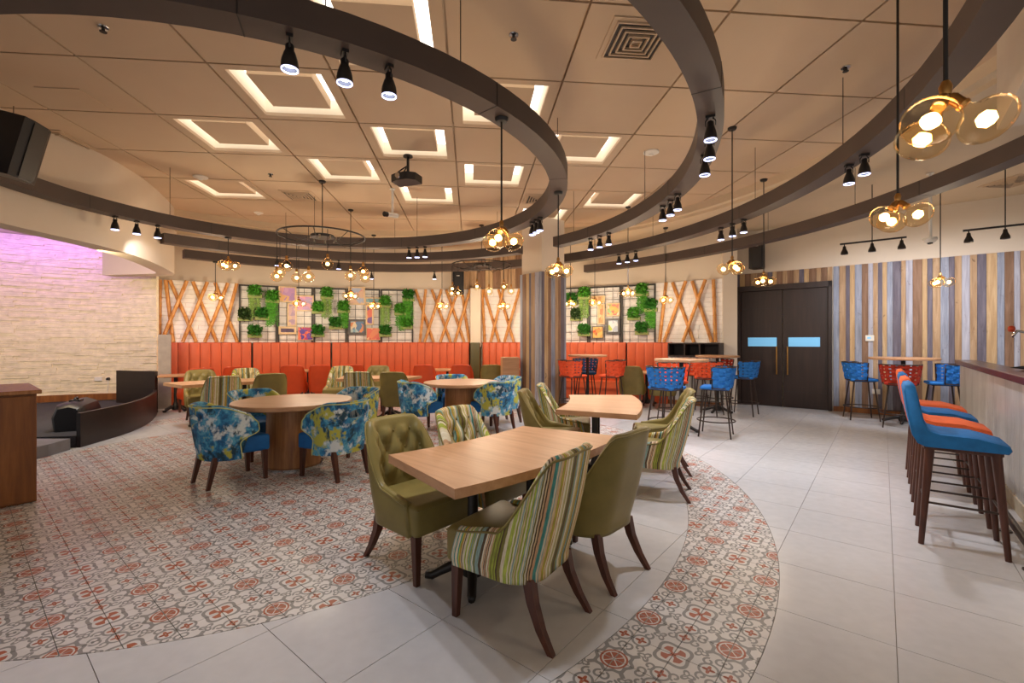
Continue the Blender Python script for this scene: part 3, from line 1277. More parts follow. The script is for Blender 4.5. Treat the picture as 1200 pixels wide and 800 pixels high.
# dark olive upholstered end pad on the pier
q = pol(RW - 0.20, ap, CW)
MB().rbox((0, 0, 0.71), (0.26, 0.34, 1.42), 0.03, 3).build('end_pad', M['dark_olive'], None, 40, (q[0], q[1], 0))
o = bpy.data.objects['end_pad']
o.rotation_euler = (0, 0, radians(ap - 90))
tag(o, 'tall dark olive upholstered pad between two banquettes', 'pad')

# ================================================================== DINING CHAIRS
def u_plan(w, yb, yf, r, n):
    """U-shaped plan from front right round the back to front left; returns points with arc distance from back centre"""
    half = []
    st_ = w - r
    L1, L2, L3 = st_, r * pi / 2, (yf - (yb + r))
    tot = L1 + L2 + L3
    def at(d):
        s = 1 if d >= 0 else -1
        d = abs(d)
        if d < L1:
            return Vector((s * d, yb, 0)), Vector((0, -1, 0))
        if d < L1 + L2:
            t = (d - L1) / r
            return Vector((s * (st_ + r * sin(t)), yb + r - r * cos(t), 0)), Vector((s * sin(t), -cos(t), 0))
        e = d - L1 - L2
        return Vector((s * w, yb + r + e, 0)), Vector((s, 0, 0))
    return at, tot


def sm(t):
    t = min(1, max(0, t))
    return t * t * (3 - 2 * t)


def shell(at, tot, top, zb, thick, lean, ns=56, nt=22, tuft=None, dmax=None, rim=4, vin=0.30):
    """upholstered shell: outer skin, rolled rim, (tufted) inner skin"""
    mb = MB()
    mb.uv = []
    per = None
    for i in range(ns + 1):
        s = -1 + 2 * i / ns
        ring = []
        def point(d, z, off, uoff=0.0):
            p, nv = at(d)
            q = p + nv * off
            q.z = z
            q.y -= lean(z, d)
            mb.v.append(tuple(q))
            mb.uv.append((d + uoff, z))
        zt = top(s * tot)
        for k in range(nt + 1):                       # outer, bottom to top
            f = k / nt
            d = s * (dmax(f) if dmax else tot)
            zt = top(d)
            z = zb + (zt - zb) * f
            sw = 0.012 * sin(pi * f)
            point(d, z, sw)
        d = s * (dmax(1.0) if dmax else tot)
        zt = top(d)
        for k in range(1, rim):                       # rim
            t = pi * k / rim
            point(d, zt + sin(t) * thick * 0.5, -thick * 0.5 + cos(t) * thick * 0.5)
        for k in range(nt, -1, -1):                   # inner, top to bottom
            f = k / nt
            d = s * (dmax(f) if dmax else tot)
            zt = top(d)
            z = vin + (zt - vin) * f
            th = thick
            if tuft:
                th = thick + tuft(d, z)
            point(d, z, -th)
        per = 2 * (nt + 1) + rim - 1
    for i in range(ns):
        for k in range(per - 1):
            a, b = i * per + k, (i + 1) * per + k
            mb.f.append((a, b, b + 1, a + 1))
        mb.f.append((i * per + per - 1, (i + 1) * per + per - 1, (i + 1) * per, i * per))
    mb.f.append(tuple(range(per)))
    mb.f.append(tuple(ns * per + k for k in range(per - 1, -1, -1)))
    return mb


TX, TZ = 0.15, 0.24


def tuft_fn(d, z):
    if z < 0.50:
        return 0.0
    a, b = d / TX, (z - 0.58) / TZ
    q = abs(sin(pi * (a + b))) * abs(sin(pi * (a - b)))
    w = sm((z - 0.50) / 0.06) * sm((0.87 - z) / 0.05) * sm((0.36 - abs(d)) / 0.06)
    return (0.050 * (q ** 0.45) - 0.018) * w


def dining_chair(name, label, outer, seatm, tufted=True):
    t = thing(name, label, 'chair')
    at, tot = u_plan(0.265, -0.25, 0.22, 0.17, 40)
    def top(d):
        d = abs(d)
        z = 0.90 - 0.02 * (d / 0.3) ** 2 if d < 0.3 else 0.88
        k = sm((d - 0.20) / 0.23)
        return z * (1 - k) + (0.515 - 0.045 * sm((d - 0.40) / 0.28)) * k
    lean = lambda z, d: 0.13 * max(0, (z - 0.34)) / 0.55
    sh = shell(at, tot, top, 0.29, 0.05, lean, 64, 24, tuft_fn if tufted else None)
    sh.build('back_shell', outer, t, smooth='all')
    # piping along the outer top edge
    pts = []
    for i in range(57):
        d = (-1 + 2 * i / 56) * tot
        p, nv = at(d)
        z = top(d) + 0.006
        q = p + nv * 0.002
        pts.append((q.x, q.y - lean(z, d), z))
    pm_ = MB().tube(pts, 0.006, 6)
    pm_.build('piping', outer if outer is not M['stripe'] else M['olive'], t, smooth='all')
    # seat
    sb = MB().rbox((0, 0.03, 0.385), (0.475, 0.50, 0.19), 0.035, 3)
    sb.v = [(x * (1 + 0.10 * sm((y + 0.1) / 0.35)) * (1 - 0.30 * sm((-0.04 - y) / 0.2)), y, z + (0.02 * max(0, 1 - (x / 0.24) ** 2) * max(0, 1 - ((y - 0.03) / 0.25) ** 2) if z > 0.42 else 0)) for (x, y, z) in sb.v]
    seat = sb.build('seat', seatm, t, smooth=50)
    MB().tube([(-0.245, 0.275, 0.455), (0.245, 0.275, 0.455)], 0.005, 6).build('seat_piping', seatm, seat)
    if tufted:
        bt = MB()
        for ia in range(-4, 5):
            for ib in range(-4, 6):
                # intersections where a+b and a-b are both whole numbers
                a, b = ia / 2, ib / 2
                if (ia + ib) % 2:
                    continue
                d, z = a * TX, 0.58 + b * TZ
                if abs(d) > 0.24 or z < 0.55 or z > 0.84:
                    continue
                p, nv = at(d)
                q = p - nv * 0.040
                bt.lathe([(0.0, 0.010), (0.008, 0.008), (0.012, 0.0)], 8, (q.x, q.y - lean(z, d), z), axis=-nv)
        o_ = bt.build('tufting_button', outer if outer is not M['stripe'] else M['olive'], t, smooth='all')
        o_['kind'] = 'stuff'
    for sx in (-1, 1):
        MB().sqbar([(sx * 0.215, 0.225, 0.30), (sx * 0.218, 0.235, 0.0)], [0.048, 0.030]).build('leg', M['walnut'], t)
        MB().sqbar([(sx * 0.185, -0.20, 0.31), (sx * 0.19, -0.225, 0.20), (sx * 0.20, -0.275, 0.09), (sx * 0.207, -0.335, 0.0)], [0.052, 0.046, 0.038, 0.030]).build('leg', M['walnut'], t)
    return t


G_AB = 'dining chairs at the curved tables'
olive = dining_chair('dining_chair', 'x', M['olive'], M['olive'])
stripe = dining_chair('dining_chair', 'x', M['stripe'], M['olive'])
PO, PS = Proto(olive), Proto(stripe)


def chair(proto, x, y, face, label, group=G_AB):
    return proto.put((x, y, 0), radians(face - 90), label, group)


# near curved table A (sector centre about -42 degrees)
chair(PO, -0.60, 3.02, -41, 'olive buttoned leather chair at the nearest table, left of it')
chair(PS, -0.20, 3.50, -38, 'striped buttoned chair on the far side of the nearest table')
chair(PS, 0.02, 2.46, 146, 'striped chair with olive seat nearest to the camera')
chair(PO, 0.48, 2.98, 137, 'olive leather chair seen from behind, right of the nearest table')
# table B
chair(PO, 0.46, 4.98, -12, 'olive buttoned leather chair left of the second curved table')
chair(PS, 0.70, 5.70, -10, 'striped buttoned chair behind the olive one at the second curved table')
chair(PS, 1.36, 4.40, 158, 'striped chair with olive seat right of the second curved table')
chair(PO, 1.66, 5.18, 164, 'olive chair behind the striped one right of the second curved table')
# table L (far left)
chair(PS, -4.66, 7.25, 132, 'striped chair seen from behind at the far left curved table')
chair(PO, -4.22, 7.86, 128, 'olive chair seen from behind at the far left curved table')
chair(PO, -5.62, 8.28, -48, 'olive buttoned chair facing us across the far left curved table')
chair(PS, -5.10, 8.80, -52, 'striped buttoned chair facing us across the far left curved table')
# table M (far middle)
chair(PS, -2.76, 8.35, 96, 'striped chair seen from behind at the far middle curved table')
chair(PO, -2.08, 8.30, 88, 'olive chair seen from behind at the far middle curved table')
chair(PS, -3.62, 9.50, -82, 'striped buttoned chair facing us at the far middle curved table')
chair(PO, -2.92, 9.66, -90, 'olive buttoned chair facing us at the far middle curved table')
G_B = 'chairs drawn up to the banquette tables'
chair(PO, -0.46, 10.75, 88, 'olive chair beside the wooden cabinet left of the plank column', G_B)
chair(PO, 2.68, 10.12, 68, 'olive chair with its back to us in front of the right banquette', G_B)
chair(PO, 3.27, 9.88, 66, 'olive chair half hidden behind the blue woven stool', G_B)
PO.finish()
PS.finish()
orange = dining_chair('dining_chair', 'x', M['orange_leather'], M['orange_leather'], False)
PR = Proto(orange)
for (x, y, f, l) in ((-6.46, 9.30, 140, 'orange leather chair behind the far left curved table, left one'),
                     (-6.00, 9.95, 118, 'orange leather chair behind the far left curved table, right one'),
                     (-5.00, 10.45, 108, 'left one of two orange chairs side by side below the left plant grid'),
                     (-4.42, 10.60, 105, 'right one of two orange chairs side by side below the left plant grid'),
                     (-3.72, 10.80, 100, 'orange chair mostly hidden behind the far middle curved table'),
                     (-2.02, 10.70, 92, 'orange chair behind the left half of the far round table'),
                     (-1.16, 10.75, 90, 'orange chair behind the right half of the far round table')):
    chair(PR, x, y, f, l, G_B)
PR.finish()

# ================================================================== TUB CHAIRS
def tub_chair():
    t = thing('tub_chair', 'x', 'chair')
    at, tot = u_plan(0.29, -0.27, 0.20, 0.24, 40)
    def top(d):
        d = abs(d)
        return 0.80 - 0.15 * sm((d - 0.30) / 0.45)
    def dmax(f):
        return 0.46 + (tot - 0.46) * sm((f - 0.30) / 0.40) - 0.05 * sm((f - 0.86) / 0.14)
    lean = lambda z, d: 0.07 * max(0, z - 0.3) / 0.5
    sh = shell(at, tot, top, 0.27, 0.05, lean, 60, 26, None, dmax)
    me = sh.mesh('back_shell', M['floral'], 'all')
    tmp = bpy.data.objects.new('tmp_shell', me)
    COL.objects.link(tmp)
    cut = MB()
    prof = []
    vs2, fs2 = [], []
    nn = 20
    for y in (-0.6, 0.0):
        for i in range(nn):
            a = 2 * pi * i / nn
            vs2.append((0.125 * cos(a), y, 0.685 + 0.050 * sin(a)))
    fs2 = [(i, (i + 1) % nn, nn + (i + 1) % nn, nn + i) for i in range(nn)] + [tuple(range(nn)), tuple(range(2 * nn - 1, nn - 1, -1))]
    cme = MB().add(vs2, fs2).mesh('cutter')
    cu = bpy.data.objects.new('tmp_cutter', cme)
    COL.objects.link(cu)
    md = tmp.modifiers.new('b', 'BOOLEAN')
    md.object = cu
    md.operation = 'DIFFERENCE'
    dg = bpy.context.evaluated_depsgraph_get()
    ev = tmp.evaluated_get(dg)
    me2 = bpy.data.meshes.new_from_object(ev)
    bpy.data.objects.remove(tmp)
    bpy.data.objects.remove(cu)
    me2.name = 'back_shell'
    if not me2.materials:
        me2.materials.append(M['floral'])
    for p in me2.polygons:
        p.use_smooth = True
        p.material_index = 0
    me2.set_sharp_from_angle(angle=radians(50))
    obj('back_shell', me2, t)
    pts = []
    edge = []
    for k in range(27):
        f = k / 26
        d = -dmax(f)
        p, nv = at(d)
        z = 0.27 + (top(d) - 0.27) * f
        edge.append(((p + nv * 0.01).x, p.y - lean(z, d), z))
    for i in range(41):
        d = (-1 + 2 * i / 40) * dmax(1.0)
        p, nv = at(d)
        z = top(d) + 0.004
        pts.append(((p + nv * 0.004).x, p.y + nv.y * 0.004 - lean(z, d), z))
    edge2 = [(-x, y, z) for (x, y, z) in edge[::-1]]
    MB().tube(edge + pts[1:-1] + edge2, 0.006, 6).build('piping', PIPING, t, smooth='all')
    sb = MB().rbox((0, 0.04, 0.385), (0.50, 0.52, 0.17), 0.03, 3)
    sb.v = [(x * (1 - 0.36 * sm((-0.02 - y) / 0.2)), y, z) for (x, y, z) in sb.v]
    sb.build('seat', M['tub_blue'], t, smooth=50)
    for sx in (-1, 1):
        MB().sqbar([(sx * 0.215, 0.25, 0.31), (sx * 0.22, 0.262, 0.0)], [0.052, 0.032]).build('leg', M['walnut'], t)
        MB().sqbar([(sx * 0.20, -0.20, 0.31), (sx * 0.205, -0.27, 0.0)], [0.052, 0.032]).build('leg', M['walnut'], t)
    return t


PIPING = plain('yellow_green_piping', '#c9cf8a', 0.6)
PT = Proto(tub_chair())
G_T = 'blue painterly tub chairs at the round tables'
for (x, y, f, l) in ((-2.95, 4.76, 52, 'blue floral tub chair left of the near round table, nearest us'),
                     (-1.93, 4.98, 152, 'blue floral tub chair right of the near round table, slot in its back'),
                     (-3.24, 5.80, -32, 'blue floral tub chair on the far left side of the near round table'),
                     (-2.12, 6.02, -118, 'blue floral tub chair on the far right side of the near round table'),
                     (-1.50, 7.40, 36, 'blue floral tub chair left of the far round table'),
                     (-0.30, 7.46, 140, 'blue floral tub chair right of the far round table, nearest the column'),
                     (-1.10, 8.44, -72, 'blue floral tub chair peeping over the far round table'),
                     (-0.18, 8.15, -142, 'blue floral tub chair behind the right side of the far round table')):
    PT.put((x, y, 0), radians(f - 90), l, G_T)
PT.finish()

# ================================================================== ROUND TABLES
def round_table(x, y, label):
    t = thing('round_table', label, 'table', (x, y, 0), 0, 'round wooden tables with drum bases')
    MB().lathe([(0.0, 0.70), (0.60, 0.70), (0.645, 0.712), (0.65, 0.72), (0.65, 0.752), (0.645, 0.76), (0.0, 0.76)], 48).build('table_top', M['table'], t, smooth=30)
    MB().lathe([(0.0, 0.02), (0.30, 0.02), (0.285, 0.70), (0.0, 0.70)], 36).build('drum', M['table_side'], t, smooth=40)
    MB().lathe([(0.0, 0.0), (0.335, 0.0), (0.335, 0.018), (0.30, 0.025), (0.0, 0.025)], 36).build('foot_plate', M['chrome'], t, smooth=40)
    return t


round_table(-2.58, 5.38, 'near round wooden table with a drum base')
round_table(-0.86, 7.82, 'far round wooden table with a drum base, near the column')

# ================================================================== CURVED TABLES
def claw_base(t, x, y, z1, spread=0.30, ang=0.0):
    b = MB().lathe([(0.0, 0.03), (0.065, 0.03), (0.075, 0.08), (0.05, 0.14), (0.033, 0.20), (0.033, z1), (0.0, z1)], 14, (x, y, 0)).build('pedestal', M['cast'], t, smooth=50)
    MB().box((x, y, z1 - 0.006), (0.36, 0.36, 0.012)).build('top_plate', M['cast'], b)
    for k in range(4):
        a = ang + pi / 4 + k * pi / 2
        ca, sa = cos(a), sin(a)
        pts = [(x + ca * r, y + sa * r, z) for (r, z) in ((0.03, 0.10), (0.12, 0.085), (0.20, 0.05), (spread - 0.04, 0.026), (spread, 0.028))]
        MB().tube(pts, [0.034, 0.030, 0.026, 0.026, 0.020], 8).build('foot', M['cast'], t, smooth='all')


def curved_table(a0, a1, label, r0=3.15, r1=3.96, turn=0.0, shift=(0, 0)):
    am = (a0 + a1) / 2
    ox, oy = pol((r0 + r1) / 2, am)
    t = thing('curved_table', label, 'table', (ox + shift[0], oy + shift[1], 0), radians(am + turn), 'curved wooden tables set in a ring')
    c = (-(r0 + r1) / 2, 0)
    h = (a1 - a0) / 2
    MB().arc(c, r0, r1, -h, h, 0.71, 0.76, 24).build('table_top', M['table'], t, smooth=30)
    for s in (-1, 1):
        aa = radians(s * h * 0.40)
        rr = r0 + 0.32
        claw_base(t, c[0] + rr * cos(aa), c[1] + rr * sin(aa), 0.71, 0.29)
    return t


curved_table(-53.2, -30, 'nearest curved wooden table in the foreground')
curved_table(-15, 9, 'second curved wooden table, right of the middle', turn=-10, shift=(0.14, 0.04))
curved_table(120, 144, 'far left curved table between striped and olive chairs')
curved_table(78, 101, 'far middle curved table behind the near round table')

# small tables at the banquettes
def small_table(x, y, rz, label, w=0.72):
    t = thing('banquette_table', label, 'table', (x, y, 0), rz, 'small square tables in front of the banquettes')
    MB().rbox((0, 0, 0.74), (w, w, 0.04), 0.006, 1).build('table_top', M['table'], t, smooth=30)
    claw_base(t, 0, 0, 0.72, 0.27)
    return t


small_table(-7.02, 9.50, radians(32), 'small table at the left end, beside the stage front', 0.56)
small_table(-4.98, 11.13, radians(18), 'small table behind the two orange chairs below the left plant grid')
small_table(-1.62, 11.42, radians(2), 'small table seen between the two orange chairs behind the far round table')
small_table(3.09, 10.45, radians(-25), 'small table behind the two olive chairs on the right')
small_table(0.1, 11.5, 0, 'small table hidden behind the wooden cabinet by the column')

# ================================================================== HIGH TABLES and woven stools
def high_table(x, y, label, r=0.40):
    t = thing('high_table', label, 'table', (x, y, 0), 0, 'high round bistro tables')
    MB().lathe([(0.0, 1.125), (r - 0.01, 1.125), (r, 1.13), (r, 1.16), (r - 0.005, 1.165), (0.0, 1.165)], 36).build('table_top', M['table'], t, smooth=30)
    claw_base(t, 0, 0, 1.125, 0.30)
    return t


high_table(1.62, 9.75, 'high round table just right of the plank column', 0.41)
high_table(2.76, 7.42, 'high round table nearest us between the blue woven stools', 0.42)
high_table(4.22, 9.35, 'high round table beside the dark double door', 0.42)
high_table(6.98, 8.12, 'high round table in front of the plank wall by the bar', 0.50)


def woven_stool(mat):
    t = thing('woven_stool', 'x', 'stool')
    # back: U of interlaced straps held by a tube rail
    at, tot = u_plan(0.235, -0.20, 0.06, 0.17, 30)
    wv = MB()
    rows, cols = 5, 11
    z0, z1 = 0.76, 1.05
    sx_ = lambda z: 1.0 + 0.18 * (z - z0) / (z1 - z0)
    def pt(d, z, off):
        p, nv = at(d)
        q = p + nv * off
        k = sx_(z)
        return (q.x * k, q.y * k - 0.03 * (z - z0), z)
    hh = (z1 - z0) / rows
    N = cols * 4
    for r in range(rows):
        za, zb_ = z0 + hh * r + 0.011, z0 + hh * (r + 1) - 0.011
        base = len(wv.v)
        for i in range(N + 1):
            d = (-1 + 2 * i / N) * tot
            off = 0.007 * cos(pi * (i / 4.0) * 1.0 + pi * r)
            for (zz, oo) in ((za, off - 0.003), (za, off + 0.003), (zb_, off + 0.003), (zb_, off - 0.003)):
                wv.v.append(pt(d, zz, oo))
        for i in range(N):
            for k in range(4):
                a, b = base + 4 * i + k, base + 4 * i + (k + 1) % 4
                wv.f.append((a, b, b + 4, a + 4))
    cw_ = 2 * tot / cols
    for c in range(cols):
        da, db = -tot + cw_ * c + 0.013, -tot + cw_ * (c + 1) - 0.013
        base = len(wv.v)
        K = rows * 3
        for j in range(K + 1):
            z = z0 - 0.01 + (z1 - z0 + 0.02) * j / K
            off = -0.007 * cos(pi * (j / 3.0) + pi * c - pi / 2 * 0)
            for (dd, oo) in ((da, off - 0.003), (da, off + 0.003), (db, off + 0.003), (db, off - 0.003)):
                wv.v.append(pt(dd, z, oo))
        for j in range(K):
            for k in range(4):
                a, b = base + 4 * j + k, base + 4 * j + (k + 1) % 4
                wv.f.append((a, b, b + 4, a + 4))
    wv.build('woven_back', mat, t)
    rail = [pt((-1 + 2 * i / 28) * tot, z1 + 0.012, 0) for i in range(29)]
    MB().tube([pt(-tot, z0 - 0.03, 0)] + rail + [pt(tot, z0 - 0.03, 0)], 0.011, 8).build('back_rail', M['stoolmetal'], t, smooth='all')
    low = [pt((-1 + 2 * i / 20) * tot, z0 - 0.02, 0) for i in range(21)]
    MB().tube(low, 0.010, 8).build('lower_rail', M['stoolmetal'], t, smooth='all')
    sb = MB().rbox((0, 0.03, 0.745), (0.42, 0.42, 0.05), 0.022, 3)
    sb.build('seat', mat, t, smooth=50)
    MB().rbox((0, 0.03, 0.715), (0.36, 0.36, 0.018), 0.004, 1).build('seat_frame', M['stoolmetal'], t)
    for sx in (-1, 1):
        for sy in (-1, 1):
            MB().bar((sx * 0.15, 0.03 + sy * 0.15, 0.715), (sx * 0.225, 0.03 + sy * 0.225, 0.0), 0.013, 0.011, 8).build('leg', M['stoolmetal'], t, smooth=40)
    ring = [(0.272 * cos(2 * pi * i / 28), 0.03 + 0.272 * sin(2 * pi * i / 28), 0.24) for i in range(28)]
    MB().tube(ring, 0.010, 6, True).build('foot_ring', M['stoolmetal'], t, smooth='all')
    return t


G_W = 'woven strap stools at the high tables'
sets = {
    'blue_strap': ((2.36, 6.98, 40, 'blue woven stool with its back to us in front of the high table'),
                   (3.18, 7.02, 150, 'blue woven stool with footring right of the nearest high table'),
                   (4.62, 9.02, 140, 'blue woven stool standing before the dark double door'),
                   (6.50, 8.52, -22, 'blue woven stool left of the high table at the plank wall'),
                   (7.35, 7.72, 150, 'blue woven stool right of the high table, next to the bar')),
    'navy_strap': ((1.66, 10.30, -90, 'dark blue woven stool behind the high table by the column'),),
    'orange_strap': ((1.24, 9.42, 30, 'orange woven stool left of the high table by the column'),
                     (2.08, 9.40, 150, 'orange woven stool right of the high table by the column'),
                     (2.86, 8.10, -95, 'orange woven stool behind the nearest high table'),
                     (3.84, 8.92, 50, 'orange woven stool left of the high table by the door'),
                     (3.95, 9.97, -60, 'orange woven stool half hidden in front of the corrugated counter')),
    'red_strap': ((4.52, 9.92, -110, 'dark orange woven stool behind the high table by the door'),
                  (6.55, 7.68, 50, 'dark orange woven stool with its back to us at the plank wall table')),
}
for mname, lst in sets.items():
    pr = Proto(woven_stool(M[mname]))
    for (x, y, f, l) in lst:
        pr.put((x, y, 0), radians(f - 90), l, G_W)
    pr.finish()

# ================================================================== BAR STOOLS
def bar_stool(mat):
    t = thing('bar_stool', 'x', 'stool')
    # side profile (y, z) of the seat-and-back pad, front is +y
    prof = [(0.25, 0.70), (0.265, 0.725), (0.255, 0.755), (0.10, 0.795), (-0.08, 0.80), (-0.135, 0.815), (-0.165, 0.87), (-0.205, 1.08),
            (-0.215, 1.125), (-0.24, 1.145), (-0.275, 1.135), (-0.285, 1.10), (-0.262, 0.92), (-0.235, 0.78), (-0.20, 0.72), (-0.15, 0.70)]
    mb = MB()
    n = len(prof)
    w = 0.215
    cy, cz = -0.05, 0.85
    for (x, k) in ((-w, 0.86), (-w + 0.022, 1.0), (-w * 0.3, 1.02), (w * 0.3, 1.02), (w - 0.022, 1.0), (w, 0.86)):
        for (y, z) in prof:
            # shrink towards the profile's own spine at the side edges
            sy = -0.0 if y > -0.13 else -0.225
            if y > -0.13:
                mb.v.append((x, y - (1 - k) * 0.05 * (1 if y > 0.2 else 0), 0.75 + (z - 0.75) * (k if k < 1 else 1)))
            else:
                mb.v.append((x, sy + (y - sy) * (k if k < 1 else 1), z - (1 - k) * 0.1 * (1 if z > 1.05 else 0)))
    for i in range(5):
        for k in range(n):
            mb.f.append((i * n + k, i * n + (k + 1) % n, (i + 1) * n + (k + 1) % n, (i + 1) * n + k))
    mb.f += [tuple(range(n)), tuple(range(5 * n, 6 * n))]
    mb.build('seat_and_back', mat, t, smooth=60)
    MB().rbox((0, 0.03, 0.69), (0.36, 0.40, 0.03), 0.006, 1).build('seat_frame', M['walnut'], t)
    for sx in (-1, 1):
        for sy in (-1, 1):
            MB().bar((sx * 0.155, 0.03 + sy * 0.165, 0.70), (sx * 0.205, 0.03 + sy * 0.215, 0.0), 0.029, 0.017, 10).build('leg', M['walnut'], t, smooth=40)
    for z, k in ((0.27, 0.98), (0.31, 0.98)):
        pass
    f = lambda z: 0.155 + (0.205 - 0.155) * (0.70 - z) / 0.70
    g = lambda z: 0.165 + (0.215 - 0.165) * (0.70 - z) / 0.70
    z = 0.30
    for sx in (-1, 1):
        MB().bar((sx * f(z), 0.03 - g(z), z), (sx * f(z), 0.03 + g(z), z), 0.008, n=8).build('rung', M['stoolmetal'], t, smooth=40)
    for sy in (-1, 1):
        MB().bar((-f(z), 0.03 + sy * g(z), z), (f(z), 0.03 + sy * g(z), z), 0.008, n=8).build('rung', M['stoolmetal'], t, smooth=40)
    return t


pb, po_ = Proto(bar_stool(M['blue_velvet'])), Proto(bar_stool(M['orange_velvet']))
lab = ['blue velvet bar stool nearest to the camera', 'orange velvet bar stool behind the nearest blue one',
       'blue velvet bar stool third along the bar', 'orange velvet bar stool farthest along the bar']
S0 = Vector((3.21, 3.31, 0))
for i in range(4):
    p = S0 + Vector((U1[0], U1[1], 0)) * 0.68 * i
    (pb if i % 2 == 0 else po_).put((p.x, p.y, 0), atan2(-U2[1], -U2[0]) - pi / 2, lab[i], 'velvet bar stools in a row')
pb.finish()
po_.finish()

# ================================================================== BAR
BX = Vector((4.66, 4.30, 0))       # a point on the bar front at the floor
ub = Vector((U1[0], U1[1], 0))
rb_ = atan2(U1[1], U1[0])
bar = thing('bar_counter', 'bar with corrugated steel front and red brown wooden top', 'bar counter', (BX.x, BX.y, 0), rb_)
# local x along the bar (away from us), local y towards the stools (+u2)
X0, X1 = -3.4, 3.2
mb = MB()
n = 0
xx = X0
pts = []
PITCH = 0.076
K = int((X1 - X0) / PITCH * 6)
for i in range(K + 1):
    x = X0 + (X1 - X0) * i / K
    y = 0.011 * sin(2 * pi * x / PITCH)
    mb.v += [(x, y, 0.12), (x, y, 1.10)]
    if i:
        a = 2 * i
        mb.f.append((a - 2, a, a + 1, a - 1))
# give the sheet thickness
nn = len(mb.v)
mb.v += [(x, y - 0.004, z) for (x, y, z) in mb.v]
mb.f += [tuple(q + nn for q in f[::-1]) for f in mb.f]
mb.f += [(0, 1, nn + 1, nn), (nn - 2, nn - 1, 2 * nn - 1, 2 * nn - 2)]
mb.build('corrugated_front', M['corr'], bar, smooth=50)
MB().box(((X0 + X1) / 2, -0.085, 0.555), (X1 - X0, 0.14, 1.11)).build('body', M['darkshelf'], bar)
MB().box(((X0 + X1) / 2, -0.03, 0.06), (X1 - X0, 0.10, 0.12)).build('plinth', M['plinth'], bar)
MB().rbox(((X0 + X1) / 2, -0.06, 1.145), (X1 - X0 + 0.06, 0.24, 0.065), 0.006, 1).build('counter_top', M['barwood'], bar)
MB().box(((X0 + X1) / 2, -0.46, 0.90), (X1 - X0, 0.60, 0.04)).build('work_top', M['corr'], bar)
MB().box(((X0 + X1) / 2, -0.44, 0.44), (X1 - X0, 0.54, 0.88)).build('cupboard', M['darkshelf'], bar)
MB().box((X1 + 0.012, -0.09, 0.55), (0.024, 0.18, 1.10)).build('end_panel', M['barwood'], bar)
for x in (-1.98, -1.2, -0.4, 0.4, 1.2, 2.0, 2.9):
    MB().bar((x, 0.17, 0.0), (x, 0.17, 0.12), 0.018, n=10).bar((x, 0.17, 0.0), (x, 0.17, 0.010), 0.04, n=12).build('rail_post', M['stoolmetal'], bar, smooth=40)
MB().bar((-2.08, 0.17, 0.14), (3.05, 0.17, 0.14), 0.024, n=12).build('foot_rail', M['stoolmetal'], bar, smooth=40)

# ================================================================== WALL DECORATION
def on_wall(px, y_or_z, dr=0.06, is_z=False):
    a, Y = wall_angle(px, RW - dr)
    x, yy = pol(RW - dr, a, CW)
    z = y_or_z if is_z else EYE + (400 - y_or_z) / FPX * yy
    return Vector((x, yy, z)), a


def bamboo(px0, px1, label, group, dr):
    zt, zb = Z1 - 0.02, Z0 + 0.015
    a, _ = on_wall(px0, zt, dr, True)
    b, _ = on_wall(px1, zb, dr, True)
    mid = (a + b) / 2
    d = (a - b)
    n = 7
    pts, rad = [], []
    for i in range(n):
        for (f, r) in ((0.0, 0.046), (0.06, 0.040), (0.5, 0.0385), (0.94, 0.040)):
            pts.append((b - mid) + d * ((i + f) / n))
            rad.append(r)
    pts.append(a - mid)
    rad.append(0.042)
    o = MB().tube(pts, rad, 10).build('bamboo_pole', M['bamboo'], None, 40, mid)
    return tag(o, label, 'bamboo', group)


lattice = {
    'left bamboo lattice beside the stone wall': ((187.5, 186.7), (194, 203), (199, 230), (219, 189), (226, 254), (243, 214), (252, 278), (267, 240), (277.5, 260)),
    'middle bamboo lattice right of the plant grid': ((487, 508), (499, 492), (506, 528), (517.5, 497.5), (523, 544), (537, 516), (541, 550), (551, 533)),
    'bamboo lattice just left of the plank column': ((565, 568), (567, 585), (590, 575), (584, 602), (609, 591)),
    'right bamboo lattice next to the dark door': ((780.6, 773), (788, 813), (803.6, 778), (811, 834), (826.6, 800), (836, 838.5)),
}
nth = ['first', 'second', 'third', 'fourth', 'fifth', 'sixth', 'seventh', 'eighth', 'ninth']
for nm, ps in lattice.items():
    ps = sorted(ps, key=lambda q: q[0])
    for i, (p0, p1) in enumerate(ps):
        tilt = 'upright' if abs(p0 - p1) < 5 else ('leaning left' if p0 < p1 else 'leaning right')
        bamboo(p0, p1, f'{nth[i]} pole from the left in the {nm}', 'poles of the ' + nm, 0.15 if tilt == 'leaning right' else 0.055)


def wire_panel(px0, px1, label, nv=4, nh=7):
    a1, _ = wall_angle(px0)
    a0, _ = wall_angle(px1)
    am = (a0 + a1) / 2
    r = RW - 0.05
    ox, oy = pol(r, am, CW)
    t = thing('wire_grid', label, 'wire grid', (ox, oy, Z0 + 0.01), radians(am - 90), 'black wire grid panels on the white stone wall')
    hw_ = radians(a1 - a0) / 2 * r
    H = Z1 - Z0 - 0.03
    for s in (-1, 1):
        MB().box((s * (hw_ - 0.02), 0, H / 2), (0.04, 0.03, H)).build('frame_post', M['frame_dark'], t)
    MB().box((0, 0, H - 0.02), (2 * hw_ - 0.08, 0.03, 0.04)).build('top_rail', M['frame_dark'], t)
    for i in range(1, nv):
        x = -hw_ + 2 * hw_ * i / nv
        MB().bar((x, -0.0, 0.0), (x, 0.0, H - 0.04), 0.006, n=6).build('wire', M['wire'], t)
    for j in range(0, nh):
        z = H * (j + 0.3) / nh
        MB().bar((-hw_ + 0.04, -0.0, z), (hw_ - 0.04, 0.0, z), 0.006, n=6).build('wire', M['wire'], t)
    return t


